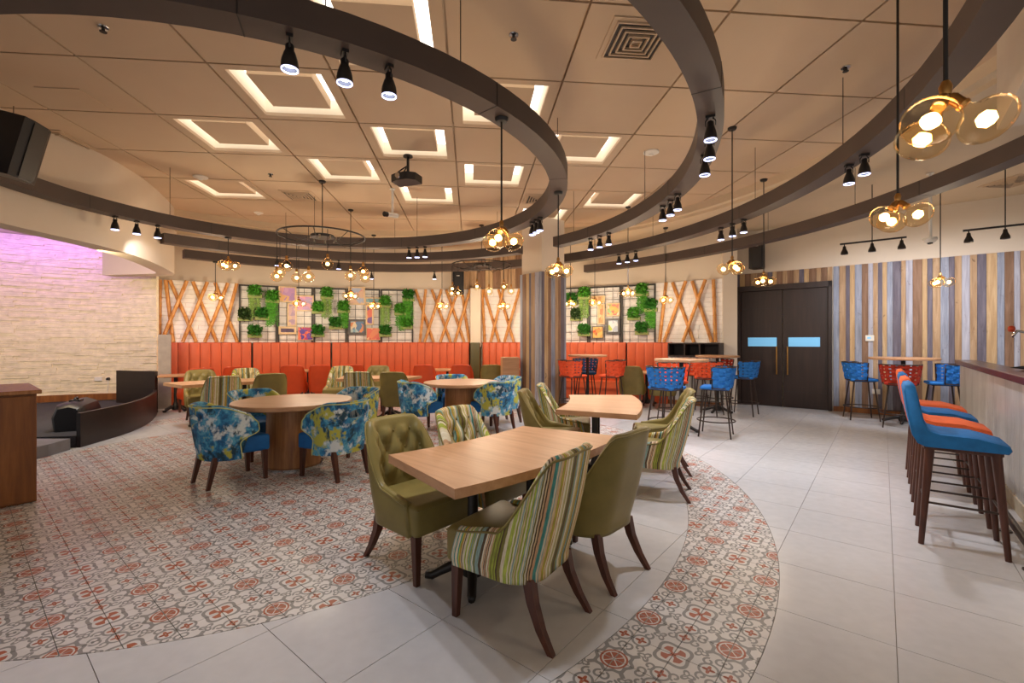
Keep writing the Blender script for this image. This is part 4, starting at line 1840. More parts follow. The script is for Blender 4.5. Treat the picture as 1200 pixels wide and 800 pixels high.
wire_panel(280, 325, 'leftmost wire grid panel, holding plants')
wire_panel(325.6, 367, 'wire grid panel with framed prints, second from the left')
wire_panel(367.6, 406.5, 'wire grid panel with plants behind the wheel chandelier')
wire_panel(407, 445.7, 'wire grid panel with framed prints, fourth from the left')
wire_panel(446.3, 484.5, 'wire grid panel with plants next to the middle bamboo lattice')
wire_panel(650, 690, 'wire grid panel with plants half hidden by the plank column')
wire_panel(690.6, 728, 'wire grid panel with prints right of the plank column')
wire_panel(728.6, 769, 'rightmost wire grid panel, holding plants')


def foliage(n, sx, sz, sy, leaf, seed, droop=0.0):
    rnd = random.Random(seed)
    mb = MB()
    for i in range(n):
        # points on a cushion-like dome
        while True:
            x, y, z = rnd.uniform(-1, 1), rnd.uniform(0.0, 1), rnd.uniform(-1, 1)
            if abs(x) ** 4 + y ** 2 + abs(z) ** 4 < 1.0:
                break
        p = Vector((x * sx / 2, -y * sy, z * sz / 2))
        d = Vector((rnd.uniform(-1, 1), rnd.uniform(-1.2, -0.1), rnd.uniform(-0.9, 1.0))).normalized()
        s = d.cross(Vector((rnd.uniform(-1, 1), rnd.uniform(-1, 1), rnd.uniform(-1, 1)))).normalized()
        L_ = leaf * rnd.uniform(0.7, 1.3)
        w = L_ * 0.38
        up = d.cross(s) * L_ * 0.12
        mb.add([p, p + d * L_ * 0.5 + s * w + up, p + d * L_, p + d * L_ * 0.5 - s * w + up], [(0, 1, 2, 3)])
    return mb


def trailing(n, sx, length, seed, leaf=0.05):
    rnd = random.Random(seed)
    mb = MB()
    for i in range(n):
        x = rnd.uniform(-sx / 2, sx / 2)
        L_ = length * rnd.uniform(0.6, 1.0)
        y = -rnd.uniform(0.02, 0.09)
        z = 0.0
        k = 0
        while z > -L_:
            s = 1 if k % 2 else -1
            p = Vector((x + rnd.uniform(-0.012, 0.012), y, z))
            d = Vector((s * rnd.uniform(0.3, 0.9), rnd.uniform(-0.7, 0.1), -rnd.uniform(0.4, 1.0))).normalized()
            sd = d.cross(Vector((0, -1, 0.3))).normalized()
            mb.add([p, p + d * leaf * 0.5 + sd * leaf * 0.28, p + d * leaf, p + d * leaf * 0.5 - sd * leaf * 0.28], [(0, 1, 2, 3)])
            z -= leaf * 0.55
            k += 1
        mb.add([(x - 0.002, y, 0), (x + 0.002, y, 0), (x + 0.002, y, -L_), (x - 0.002, y, -L_)], [(0, 1, 2, 3)])
    return mb


bush_me = {}
for k, m in (('a', 'leaf_a'), ('b', 'leaf_b'), ('c', 'leaf_c')):
    bush_me[k] = foliage(420, 0.29, 0.28, 0.15, 0.065, ord(k)).mesh('foliage', M[m])
box_me = MB().rbox((0, -0.05, -0.13), (0.32, 0.10, 0.09), 0.006, 1).mesh('planter_box', M['planter'])
tr_me = {('d', 0): trailing(22, 0.24, 0.62, 4).mesh('trailing_stems', M['leaf_d']),
         ('a', 0): trailing(34, 0.28, 0.72, 5).mesh('trailing_stems', M['leaf_a']),
         ('a', 1): trailing(26, 0.24, 0.55, 6).mesh('trailing_stems', M['leaf_a'])}


def plant(px, y, kind, label, trail=None, bush=True):
    p, a = on_wall(px, y, 0.085)
    t = thing('wall_plant', label, 'plant', p, radians(a - 90), 'plants hung on the wire grids')
    if bush:
        obj('foliage', bush_me[kind], t)
    obj('planter_box', box_me, t)
    if trail:
        obj('trailing_stems', tr_me[trail], t, (0, -0.01, -0.05 if bush else 0.0))
    return t


for args in ((299, 341, 'a', 'bright bush with trailing stems at the top of the leftmost grid', ('d', 0)),
             (287.5, 368, 'c', 'dark brownish bush at the left edge of the leftmost grid'),
             (307.5, 367, 'b', 'green bush in the middle of the leftmost grid'),
             (319.5, 347, 'a', 'green curtain plant at the right of the leftmost grid', ('a', 0)),
             (299, 387.5, 'b', 'low green bush at the bottom of the leftmost grid'),
             (373.5, 360, 'a', 'bright bush at mid height left in the chandelier grid'),
             (373, 387, 'b', 'low green bush left in the chandelier grid'),
             (383.5, 343, 'a', 'pale trailing plant below the chandelier bulbs', ('d', 0)),
             (393.5, 378, 'b', 'green bush low in the middle of the chandelier grid'),
             (403, 359, 'a', 'green curtain plant at the right of the chandelier grid', ('a', 1)),
             (452, 353, 'a', 'bright bush upper left in the grid by the middle bamboo', ('d', 0)),
             (452, 387, 'b', 'low green bush lower left in the grid by the middle bamboo'),
             (469.5, 362, 'a', 'trailing plant in the middle of the grid by the middle bamboo', ('a', 1)),
             (479, 345.5, 'b', 'dark green trailing plant at the top right of the grid by the middle bamboo', ('a', 0)),
             (477, 378, 'a', 'bright bush lower right in the grid by the middle bamboo'),
             (670, 350, 'b', 'bush cut off by the right edge of the plank column'),
             (685, 343, 'a', 'bright bush with pale trailing stems right of the plank column', ('d', 0)),
             (676, 368, 'c', 'dark brown bush right of the plank column'),
             (685, 386, 'b', 'low round bush right of the plank column'),
             (753, 339, 'a', 'top plant with hanging stems in the rightmost grid', ('a', 1)),
             (763, 357, 'b', 'trailing plant at the right edge of the rightmost grid', ('a', 1)),
             (743.5, 367, 'a', 'bush at the left of the rightmost grid'),
             (752.7, 384, 'b', 'lowest bush of the rightmost grid')):
    plant(*args)


def art(px0, px1, y0, y1, cols, label, fmat='pale_frame', scale=9, fw=0.035, seed=1):
    pc, a = on_wall((px0 + px1) / 2, (y0 + y1) / 2, 0.095)
    w = (px1 - px0) / FPX * pc.y * 1.04
    hh = (y1 - y0) / FPX * pc.y
    t = thing('framed_print', label, 'picture', pc, radians(a - 90), 'framed prints hung on the wire grids')
    f = MB()
    for s in (-1, 1):
        f.box((s * (w / 2 - fw / 2), 0, 0), (fw, 0.035, hh))
        f.box((0, 0, s * (hh / 2 - fw / 2)), (w - 2 * fw, 0.035, fw))
    f.build('frame', M[fmat], t)
    MB().box((0, 0.004, 0), (w - 2 * fw + 0.004, 0.012, hh - 2 * fw + 0.004)).build('print', art_mat('print_' + str(seed), cols, scale, seed), t)
    return t


art(328, 346, 335.5, 354, ['#c9a0c4', '#b98fc0', '#d7a0a8', '#e0b07a', '#a884b8'], 'pale framed mauve landscape print, top left of its grid', seed=1, scale=6)
art(348, 366.5, 346, 364.5, ['#d98fb4', '#c79ccb', '#e3a5b8', '#b8a5c8'], 'pale framed pink landscape print beside the chandelier bulbs', seed=2, scale=5)
art(337.5, 347, 355, 382, ['#c8a8a8', '#b897b0', '#d4b9a0', '#a98fa8'], 'narrow upright pinkish print in the second grid', seed=3, scale=8)
art(328, 346, 382.5, 391.5, ['#5d4a63', '#8f7a9a', '#b39fc0', '#52405a'], 'wide dark violet print at the bottom of the second grid', seed=4, scale=6, fw=0.05)
art(350, 366, 383, 398.5, ['#e2603a', '#5a3f9a', '#e7775a', '#7a4fb0', '#b83a6a'], 'bright orange and violet abstract print', seed=5, scale=10, fw=0.012)
art(409, 427, 336, 357, ['#c9b4c4', '#d9b8a0', '#a9b4cc', '#d99a90'], 'pale print behind the low bulbs of the chandelier', seed=6, scale=7)
art(428.5, 446, 348.5, 355.5, ['#6f9aa8', '#8fb0b4', '#7a8a98', '#a9c0c0'], 'wide flat teal print near the top of the fourth grid', seed=7, scale=7, fw=0.03)
art(429, 437.5, 356.5, 380.5, ['#5a3f80', '#d86a52', '#6a4a90', '#e08a60'], 'narrow violet and coral print in the fourth grid', seed=8, scale=4, fw=0.04)
art(409, 428, 374, 392, ['#7fa9b8', '#b0c0c0', '#d88a5a', '#5a7aa0', '#d9c8a8'], 'grey framed blue and orange print low in the fourth grid', 'wire', seed=9, scale=8, fw=0.06)
art(430, 445, 384, 398.5, ['#e0855a', '#d96a50', '#e6b48a', '#c9504a'], 'orange portrait-like print at the foot of the fourth grid', seed=10, scale=6, fw=0.012)
art(700.5, 708.5, 356, 380, ['#c98a50', '#d9a870', '#b87040', '#e0c090'], 'tall narrow tan print right of the column', seed=11, scale=8, fw=0.03)
art(693, 708.5, 346.5, 355, ['#b98a60', '#d0a878', '#a87850'], 'small wide brown print above the tall tan one', seed=12, scale=10, fw=0.02)
art(694, 707, 382, 396.5, ['#d8553a', '#e09a50', '#b84040', '#e6c070', '#5a4a80'], 'red and yellow abstract print low beside the column', 'wire', seed=13, scale=11, fw=0.02)
art(711, 726, 355, 370.5, ['#e07a6a', '#e6d9c8', '#d8b050', '#d85a50', '#8ab070'], 'pale print with red flowers right of the column', seed=14, scale=10, fw=0.03)
art(711, 726, 373, 391, ['#b8c0d0', '#e0e4e8', '#a8b8c8', '#b8c850', '#7a6a98'], 'grey print with green dabs below the red flower print', 'wire', seed=15, scale=9, fw=0.05)

# ================================================================== CABINETS, SERVICE STATION
cab = thing('host_cabinet', 'brown wooden cabinet at the left edge of the picture', 'cabinet', (-4.30, 4.12, 0), atan2(U1[1], U1[0]))
# local: x towards -u1 side is nearer; corner A at origin, body along -x and +y
MB().rbox((-0.60, 0.52, 0.49), (1.2, 1.0, 0.98), 0.005, 1).build('body', M['cabinet'], cab)
MB().rbox((-0.60, 0.52, 0.995), (1.26, 1.08, 0.035), 0.005, 1).build('top', M['table_side'], cab)
for i in range(2):
    d = MB().rbox((-0.30 - 0.6 * i, -0.0, 0.49), (0.59, 0.02, 0.94), 0.003, 1).build('door', M['cabinet'], cab)
bc = P(601, 450, 9.75)
wc = thing('wooden_cabinet', 'pale wooden cabinet standing against the left side of the plank column', 'cabinet', (-0.02, 9.95, 0), radians(8))
MB().rbox((0, 0.2, 0.55), (0.37, 0.42, 1.10), 0.006, 1).build('body', M['table'], wc)
MB().rbox((0, -0.015, 0.55), (0.34, 0.02, 1.04), 0.003, 1).build('door', M['table'], wc)

aS0, _ = wall_angle(790)
aS1, _ = wall_angle(849)
am = (aS0 + aS1) / 2
sx0, sy0 = pol(RW - 0.04, am, CW)
ss = thing('service_station', 'dark service counter with open shelves and a corrugated front', 'counter', (sx0, sy0, 0), radians(am - 90))
HWS = radians(aS0 - aS1) / 2 * RW
mb = MB().box((0, -0.28, 1.12), (2 * HWS, 0.5, 0.03)).box((0, -0.28, 1.405), (2 * HWS, 0.5, 0.03)).box((0, -0.045, 1.26), (2 * HWS, 0.03, 0.28))
for x in (-HWS + 0.015, -HWS * 0.33, HWS * 0.25, HWS - 0.015):
    mb.box((x, -0.28, 1.26), (0.03, 0.5, 0.26))
mb.build('open_shelf', M['darkshelf'], ss)
MB().box((0, -0.25, 0.56), (2 * HWS - 0.02, 0.42, 1.08)).build('body', M['darkshelf'], ss)
mb = MB()
K = 90
for i in range(K + 1):
    x = -HWS + 2 * HWS * i / K
    y = -0.475 + 0.010 * sin(2 * pi * x / 0.07)
    mb.v += [(x, y, 0.10), (x, y, 1.10), (x, y + 0.006, 0.10), (x, y + 0.006, 1.10)]
    if i:
        a = 4 * i
        mb.f += [(a - 4, a, a + 1, a - 3), (a - 2, a - 1, a + 3, a + 2), (a - 3, a + 1, a + 3, a - 1), (a - 4, a - 2, a + 2, a)]
mb.f += [(0, 1, 3, 2), (4 * K, 4 * K + 2, 4 * K + 3, 4 * K + 1)]
mb.build('corrugated_front', M['corr'], ss, smooth=50)
MB().box((0, -0.46, 0.05), (2 * HWS, 0.06, 0.10)).build('plinth', M['cabinet'], ss)
# dark wall panel between the service station and the door
pd = DR + u2 * (DOORW + 0.18)
o = MB().box((0, 0, 1.36), (0.34, 0.10, 2.72)).build('wall_jamb', M['door'], None, False, (pd.x + nrm.x * 0.02, pd.y + nrm.y * 0.02, 0))
o.rotation_euler = (0, 0, rzW)
struct(o, 'dark wood panel left of the double door')

# ================================================================== HANGING RINGS
ZR0, ZR1 = 3.25, 3.43
FR = (F[0], F[1] + 0.30)         # centre of the hanging rings
rings = []


def ring_beam(R, a0, a1, label, rods, w=0.10, nseg=96):
    t = thing('ring_beam', label, 'ceiling ring', (FR[0], FR[1], ZR0), 0, 'dark steel rings hanging from the ceiling')
    MB().arc((0, 0), R - w, R + w, a0, a1, 0, ZR1 - ZR0, nseg).build('beam', M['beam'], t, smooth=30)
    for a in rods:
        p = pol(R, a, (0, 0))
        zt = ZC if hypot(p[0], p[1]) < soff_r(a if a < 180 else a - 360) - 0.05 else 4.0
        if -160 < a < 360:
            MB().bar((p[0], p[1], ZR1 - ZR0), (p[0], p[1], zt - ZR0 + 0.005), 0.004, n=6).build('suspension_rod', M['stoolmetal'], t)
    k = 0
    a = a0 + 20
    while a < a1:
        p0, p1 = pol(R - w - 0.001, a, (0, 0)), pol(R + w + 0.001, a, (0, 0))
        d = Vector((p1[0] - p0[0], p1[1] - p0[1], 0))
        MB().box(((p0[0] + p1[0]) / 2, (p0[1] + p1[1]) / 2, 0.089), (2 * w + 0.004, 0.006, 0.182), radians(a)).build('joint', M['black'], t)
        a += 30
    return t


ring_beam(3.20, -180, 180, 'innermost dark ring, a full circle over the patterned floor', (-45, -62 + 0, 0, 40, 75, 110, 150, -100, 185))
ring_beam(4.66, -80, 41.5, 'second dark ring, sweeping past the middle and ending at the column', (-40, -12, 12, 36))
ring_beam(4.66, 53, 144, 'far left stretch of the second dark ring, behind the wheel chandelier', (60, 90, 118))
ring_beam(6.15, -70, 136.5, 'third dark ring, passing behind the nearest pendant cluster', (-30, -8, 8, 30, 55, 85, 112))
ring_beam(7.75, -50, 54, 'outermost dark arc in front of the door wall', (-30, -10, 8, 20, 38))

# ------------------------------------------------------------------ spotlights
def spotlight():
    t = thing('spotlight', 'x', 'spotlight')
    MB().box((0, 0, -0.012), (0.09, 0.045, 0.024)).build('mount', M['black'], t)
    mb = MB()
    for s in (-1, 1):
        mb.tube([(s * 0.018, 0, -0.02), (s * 0.045, 0, -0.05), (s * 0.045, 0, -0.10)], 0.006, 6)
    mb.build('yoke', M['black'], t, smooth='all')
    MB().lathe([(0.0, -0.055), (0.022, -0.055), (0.030, -0.065), (0.030, -0.10), (0.038, -0.115), (0.055, -0.17), (0.060, -0.205), (0.060, -0.235), (0.052, -0.235), (0.050, -0.195), (0.0, -0.19)], 18).build('shade', M['black'], t, smooth=50)
    MB().lathe([(0.0, -0.194), (0.036, -0.194), (0.040, -0.205), (0.0, -0.212)], 16).build('lens', M['spot_led'], t, smooth=50)
    MB().lathe([(0.0515, -0.234), (0.059, -0.234), (0.059, -0.242), (0.0515, -0.242), (0.0515, -0.234)], 18).build('rim', M['led_ring'], t, smooth=50)
    return t


PSp = Proto(spotlight())
PSp.root.scale = (0.82, 0.82, 0.82)
ORD = ['left', 'middle', 'right']


def spots(R, angs, where, names=ORD, lit=True):
    for a, nme in zip(angs, names):
        p = pol(R, a, FR)
        PSp.put((p[0], p[1], ZR0), radians(a), f'{nme} spotlight {where}', 'black spotlights under the rings')


spots(3.2, (-65.5, -60, -55), 'of the three bluish ones nearest us on the inner ring')
spots(3.2, (18, 20.5, 23), 'under the inner ring in front of the column', ['right', 'middle', 'left'])
spots(3.2, (163, 158, 153), 'under the inner ring before the stage bulkhead')
spots(3.2, (78, 75, 72), 'under the far side of the inner ring')
spots(4.66, (-25, -20, -15), 'in a column under the near bend of the second ring', ['upper', 'middle', 'lower'])
spots(4.66, (-0.6, 2.4, 5.4), 'under the second ring above the second curved table', ['right', 'middle', 'left'])
spots(4.66, (24.5, 27.5, 30.5), 'under the far end of the second ring beside the column', ['right', 'middle', 'left'])
spots(4.66, (120, 117.5, 105), 'under the second ring behind the wheel chandelier')
spots(6.15, (-11.5, -9), 'under the third ring below the nearest bulbs', ['right', 'left'])
spots(6.15, (10.3, 12.6, 15), 'under the third ring before the dark door', ['right', 'middle', 'left'])
spots(6.15, (34, 36, 38), 'under the third ring right of the column', ['right', 'middle', 'left'])
spots(6.15, (99, 84), 'under the third ring close to the back wall', ['left', 'right'])
PSp.finish()
for a in (-65.5, -60, -55):
    p = pol(3.2, a, FR)
    light('spot_lamp', 'SPOT', (p[0], p[1], ZR0 - 0.25), 48, (0.88, 0.91, 1.0), 0.04, spot=radians(80))
for R, a in ((3.2, 20.5), (4.66, -20), (4.66, 2.4), (4.66, 27.5), (6.15, -10), (6.15, 12.6), (3.2, 158), (6.15, 36), (3.2, 75)):
    p = pol(R, a, FR)
    light('spot_lamp', 'SPOT', (p[0], p[1], ZR0 - 0.25), 130, (0.93, 0.94, 1.0), 0.06, spot=radians(95))
p = pol(3.2, 153, FR)
light('spot_lamp', 'SPOT', (p[0], p[1], ZR0 - 0.26), 60, (1.0, 0.97, 0.95), 0.05, spot=radians(60), aim=(-6.25, 7.6, 2.7))


# track lights near the plank wall
def track(p, ln, label, heads=3):
    t = thing('track_light', label, 'track light', p, rzW, 'short black track lights before the plank wall')
    MB().box((0, 0, 0.012), (ln, 0.035, 0.025)).build('track', M['black'], t)
    MB().bar((0, 0, 0.02), (0, 0, 4.0 - p[2]), 0.007, n=8).build('rod', M['black'], t)
    for i in range(heads):
        x = -ln / 2 + 0.06 + (ln - 0.12) * i / (heads - 1)
        hd = MB().lathe([(0.0, -0.03), (0.02, -0.03), (0.026, -0.075), (0.05, -0.13), (0.052, -0.165), (0.045, -0.165), (0.0, -0.14)], 16, (x, 0, 0)).build('lamp_head', M['black'], t, smooth=50)
        MB().bar((x, 0, 0.0), (x, 0, -0.04), 0.008, n=6).build('stem', M['black'], hd)


p = P(1022, 283, 7.4)
track(tuple(p), 0.85, 'left track light with three heads before the plank wall')
p = P(1178, 266, 6.4)
track(tuple(p), 0.85, 'right track light cut by the right edge of the picture')
for (px, py, Y) in ((1022, 283, 7.4), (1178, 266, 6.4)):
    q = P(px, py, Y)
    tgt = q - nrm * 1.5
    light('track_lamp', 'SPOT', (q.x, q.y, q.z - 0.2), 150, (0.92, 0.93, 1.0), 0.15, spot=radians(120), aim=(tgt.x, tgt.y, 1.7))


# ------------------------------------------------------------------ pendants
def bulb_parts(t, c, axis, k=1.0, squash=1.0):
    """socket, glass and filament of one bulb hanging from c along axis"""
    ax = Vector(axis).normalized()
    c = Vector(c)
    s = MB().lathe([(0.0, 0.0), (0.016 * k, 0.0), (0.022 * k, 0.012 * k), (0.022 * k, 0.05 * k), (0.026 * k, 0.055 * k), (0.024 * k, 0.068 * k), (0.0, 0.068 * k)], 12, c, ax).build('lamp_socket', M['gold'], t, smooth=40)
    R = 0.088 * k
    prof = [(0.017 * k, 0.062 * k), (0.022 * k, 0.082 * k)]
    for i in range(1, 12):
        th = pi * i / 12
        prof.append((max(0.024 * k, R * 1.08 * sin(th)) if i < 3 else R * 1.08 * sin(th), 0.085 * k + R * squash * (1 - cos(th))))
    prof.append((0.0, 0.085 * k + 2 * R * squash))
    MB().lathe(prof, 20, c, ax).build('bulb_glass', M['glass'], t, smooth='all')
    cc_ = c + ax * (0.085 * k + R * squash * 0.95)
    MB().lathe([(0.0, -0.030 * k), (0.022 * k, -0.024 * k), (0.034 * k, 0.0), (0.022 * k, 0.024 * k), (0.0, 0.030 * k)], 12, cc_, ax).build('filament', M['filament'], t, smooth='all')


def pendant(x, y, ztop, zb, label, rot=0.0, power=22, n=3):
    """cluster of n globe bulbs; zb is the height of the bulbs' centre"""
    t = thing('pendant_cluster', label, 'pendant lamp', (x, y, zb), rot, 'clusters of amber globe bulbs on black cords')
    top = ztop - zb
    MB().lathe([(0.0, top), (0.055, top), (0.055, top - 0.012), (0.045, top - 0.03), (0.0, top - 0.034)], 18).build('canopy', M['black'], t, smooth=40)
    MB().bar((0, 0, top - 0.03), (0, 0, 0.175), 0.0075, n=8).build('cord', M['black'], t)
    MB().lathe([(0.0, 0.19), (0.012, 0.19), (0.020, 0.17), (0.016, 0.14), (0.0, 0.135)], 12).build('hub', M['gold'], t, smooth=40)
    for i in range(n):
        a = 2 * pi * i / n
        ax = Vector((cos(a) * 0.66, sin(a) * 0.66, -0.75))
        bulb_parts(t, ax * 0.015 + Vector((0, 0, 0.145)), ax, 0.90, 0.86)
    l = light('pendant_glow', 'POINT', (0, 0, -0.16), power, WARM, 0.10)
    l.parent = t
    return t


def place_pend(px, py, Y, ztop, label, rot=0.0, power=22, n=3):
    p = P(px, py, Y)
    return pendant(p.x, p.y, ztop, p.z, label, rot + atan2(p.y, p.x) - pi / 2, power, n)


def ring_pend(R, a, py, label, rot=0.0):
    x, y = pol(R, a, FR)
    return pendant(x, y, ZR0, EYE + (400 - py) / FPX * y, label, rot)


place_pend(1108, 158, 1.62, ZC, 'largest amber bulb cluster, nearest us at the upper right', 0.15, 10)
place_pend(1052, 260, 3.05, ZC, 'amber bulb cluster below and left of the largest one', -0.2, 12)
ring_pend(3.2, -37, 286, 'amber bulb cluster hanging from the inner ring in the middle', 0.3)
ring_pend(3.2, -2, 320, 'amber bulb cluster in front of the plank column', 0.2)
place_pend(858, 317, 5.86, ZC, 'amber bulb cluster hanging above the way to the door', 0.9)
place_pend(895, 332, 7.16, 4.0, 'amber bulb cluster right in front of the dark door', 0.4)
place_pend(736, 345, 9.3, ZC, 'amber bulb cluster before the rightmost wire grid', 0.5)
place_pend(780, 353, 10.2, 4.0, 'amber bulb cluster before the right bamboo lattice', 0.1)
place_pend(697, 356, 10.9, 4.0, 'amber bulb cluster before the prints right of the column', 0.0)
place_pend(668.5, 357, 11.0, 4.0, 'amber bulb cluster touching the right edge of the column', 0.7)
place_pend(1102, 333, 7.4, 4.0, 'amber bulb cluster above the high table at the plank wall', 0.2)
ring_pend(3.2, 135, 313, 'higher amber bulb cluster before the left bamboo lattice', 0.3)
ring_pend(6.15, 131, 350, 'lower amber bulb cluster before the left bamboo lattice', 0.5)
place_pend(350, 357, 10.9, 4.0, 'amber bulb cluster before the pink framed print', 0.0)
place_pend(411, 348, 9.5, ZC, 'amber bulb cluster just below the wheel chandelier', 0.6)
place_pend(438, 360, 10.9, 4.0, 'amber bulb cluster before the narrow violet print', 0.2)
place_pend(518, 360, 10.9, 4.0, 'amber bulb cluster before the middle bamboo lattice', 0.1)
place_pend(590, 360, 10.9, 4.0, 'amber bulb cluster left of the plank column', 0.4)


def wheel_chandelier(x, y, zr, label, drops, R=0.70):
    t = thing('wheel_chandelier', label, 'chandelier', (x, y, zr), 0, 'wheel chandeliers with hanging amber bulbs')
    MB().tube([(R * cos(2 * pi * i / 40), R * sin(2 * pi * i / 40), 0) for i in range(40)], 0.014, 8, True).build('rim', M['cast'], t, smooth='all')
    MB().lathe([(0.0, 0.02), (0.19, 0.02), (0.20, 0.0), (0.19, -0.025), (0.0, -0.025)], 24).build('hub', M['cast'], t, smooth=40)
    for i in range(8):
        a = 2 * pi * i / 8 + 0.2
        mb = MB().tube([(0.18 * cos(a), 0.18 * sin(a), -0.01), (0.45 * cos(a), 0.45 * sin(a), -0.11), (R * cos(a), R * sin(a), 0)], 0.006, 6)
        mb.build('spoke', M['cast'], t, smooth='all')
        MB().lathe([(0.0, 0.03), (0.016, 0.03), (0.016, -0.03), (0.0, -0.03)], 8, (0.22 * cos(a), 0.22 * sin(a), -0.04)).build('candle_cup', M['chrome'], t)
    MB().bar((0, 0, 0.0), (0, 0, ZC - zr), 0.008, n=8).build('rod', M['cast'], t)
    MB().lathe([(0.0, ZC - zr), (0.06, ZC - zr), (0.05, ZC - zr - 0.03), (0.0, ZC - zr - 0.03)], 16).build('canopy', M['cast'], t, smooth=40)
    for (a, r, dz) in drops:
        p_ = (r * cos(radians(a)), r * sin(radians(a)))
        MB().bar((p_[0], p_[1], 0.0), (p_[0], p_[1], -dz), 0.005, n=6).build('cord', M['black'], t)
        bulb_parts(t, (p_[0], p_[1], -dz), (0, 0, -1), 0.95, 1.0)
    l = light('chandelier_glow', 'POINT', (0, 0, -1.05), 60, WARM, 0.15)
    l.parent = t


dr = ((185, 0.70, 0.46), (215, 0.70, 0.58), (240, 0.66, 0.44), (275, 0.66, 0.62), (300, 0.60, 0.40), (330, 0.70, 0.56), (0, 0.70, 0.44), (15, 0.70, 0.52), (150, 0.70, 0.50))
wheel_chandelier(-3.25, 7.80, 3.25, 'wheel chandelier with bulbs on long cords, left of the middle', dr)
wheel_chandelier(-0.72, 10.75, 3.25, 'far wheel chandelier seen between the middle bamboo and the column', ((180, 0.70, 0.50), (200, 0.7, 0.42), (225, 0.7, 0.55), (262, 0.5, 0.40), (290, 0.6, 0.52), (320, 0.7, 0.40), (0, 0.70, 0.45)))

# ================================================================== SPEAKERS, PROJECTOR, CAMERAS
def speaker_box(p, rz, label, d=(0.32, 0.30, 0.56), bracket=True, tilt=0.0, arm=0.16):
    t = thing('wall_speaker', label, 'loudspeaker', p, rz, 'black loudspeakers')
    w, dp, hh = d
    # wedge shaped cabinet: narrower at the back
    poly = [(-w / 2, -dp / 2), (-w / 4, -dp / 2 - 0.03), (w / 4, -dp / 2 - 0.03), (w / 2, -dp / 2), (w / 3, dp / 2), (-w / 3, dp / 2)]
    b = MB().prism(poly, -hh / 2, hh / 2).build('cabinet', M['blackplastic'], t)
    MB().box((0, -dp / 2 - 0.034, 0), (w * 0.55, 0.008, hh * 0.92)).build('grille', M['black'], t)
    if arm < 0.3:
        MB().box((0, -dp / 2 - 0.04, hh * 0.30), (0.07, 0.006, 0.018)).build('badge', M['white'], t)
    if bracket:
        MB().bar((0, dp / 2, 0), (0, dp / 2 + arm, 0), 0.022, n=8).box((0, dp / 2 + arm, 0), (0.12, 0.02, 0.2)).build('bracket', M['black'], t)
    if tilt:
        t.rotation_euler = (tilt, 0, rz)
    return t


p = P(20, 172, 4.75)
speaker_box((-5.22, p.y, EYE + (400 - 172) / FPX * p.y), radians(104), 'black speaker on a bracket at the upper left edge', (0.36, 0.32, 0.62), True, radians(14), 0.55)
p, a = on_wall(538, 322, 0.36)
speaker_box((p.x, p.y, 3.02), radians(a - 90), 'black speaker above the pier by the middle bamboo', (0.30, 0.28, 0.60))
pc = DR + u2 * (DOORW * 0.72) + nrm * 0.34
speaker_box((pc.x, pc.y, EYE + (400 - 299) / FPX * pc.y), rzW + pi, 'black speaker high above the dark double door', (0.32, 0.28, 0.60))

# stage monitor lying on the stage
t = thing('stage_monitor', 'black moulded loudspeaker lying on the low stage', 'loudspeaker', (-6.55, 6.85, 0.16), radians(-62))
prof = [(-0.19, 0.0), (0.20, 0.0), (0.235, 0.12), (0.16, 0.36), (0.02, 0.42), (-0.16, 0.38), (-0.22, 0.20)]
mb = MB()
n = len(prof)
for (x, k) in ((-0.36, 0.86), (-0.33, 1.0), (0.22, 0.96), (0.34, 0.80), (0.37, 0.66)):
    for (y, z) in prof:
        mb.v.append((x, y * k, 0.2 + (z - 0.2) * k if z > 0.01 else 0.0))
for i in range(4):
    for k in range(n):
        mb.f.append((i * n + k, i * n + (k + 1) % n, (i + 1) * n + (k + 1) % n, (i + 1) * n + k))
mb.f += [tuple(range(n)), tuple(range(4 * n, 5 * n))]
mb.build('cabinet', M['blackplastic'], t, smooth=35)
MB().box((-0.362, 0.0, 0.20), (0.012, 0.30, 0.30)).build('grille', M['black'], t)
MB().box((0.02, 0.0, 0.405), (0.16, 0.12, 0.03)).build('handle_recess', M['black'], t)
MB().tube([(-0.05, 0.0, 0.405), (-0.03, 0.0, 0.445), (0.07, 0.0, 0.445), (0.09, 0.0, 0.405)], 0.014, 8).build('handle', M['blackplastic'], t, smooth='all')
MB().lathe([(0.018, 0.0), (0.026, 0.004), (0.018, 0.008)], 12, (-0.34, -0.15, 0.26), (-1, -0.4, 0)).build('knob', M['chrome'], t)

t = thing('wall_socket', 'white wall socket with a black plug on the stone wall', 'socket', (0, 0, 0))
a_ = None
k_ = (103 - 600) / FPX
ang = 107.0
sxw, syw = pol(RS - 0.045, 108, CS)
t.location = (sxw, syw, 0.62)
t.rotation_euler = (0, 0, radians(108 - 90))
MB().rbox((-0.08, 0, 0), (0.14, 0.02, 0.085), 0.004, 1).build('plate', M['white'], t)
MB().lathe([(0.0, 0.05), (0.03, 0.05), (0.035, 0.0), (0.0, 0.0)], 12, (0.10, 0.01, 0), (0, -1, 0)).build('plug', M['black'], t)
MB().tube([(0.10, -0.03, 0), (0.12, -0.05, -0.10), (0.09, -0.03, -0.30)], 0.006, 6).build('cable', M['white'], t)

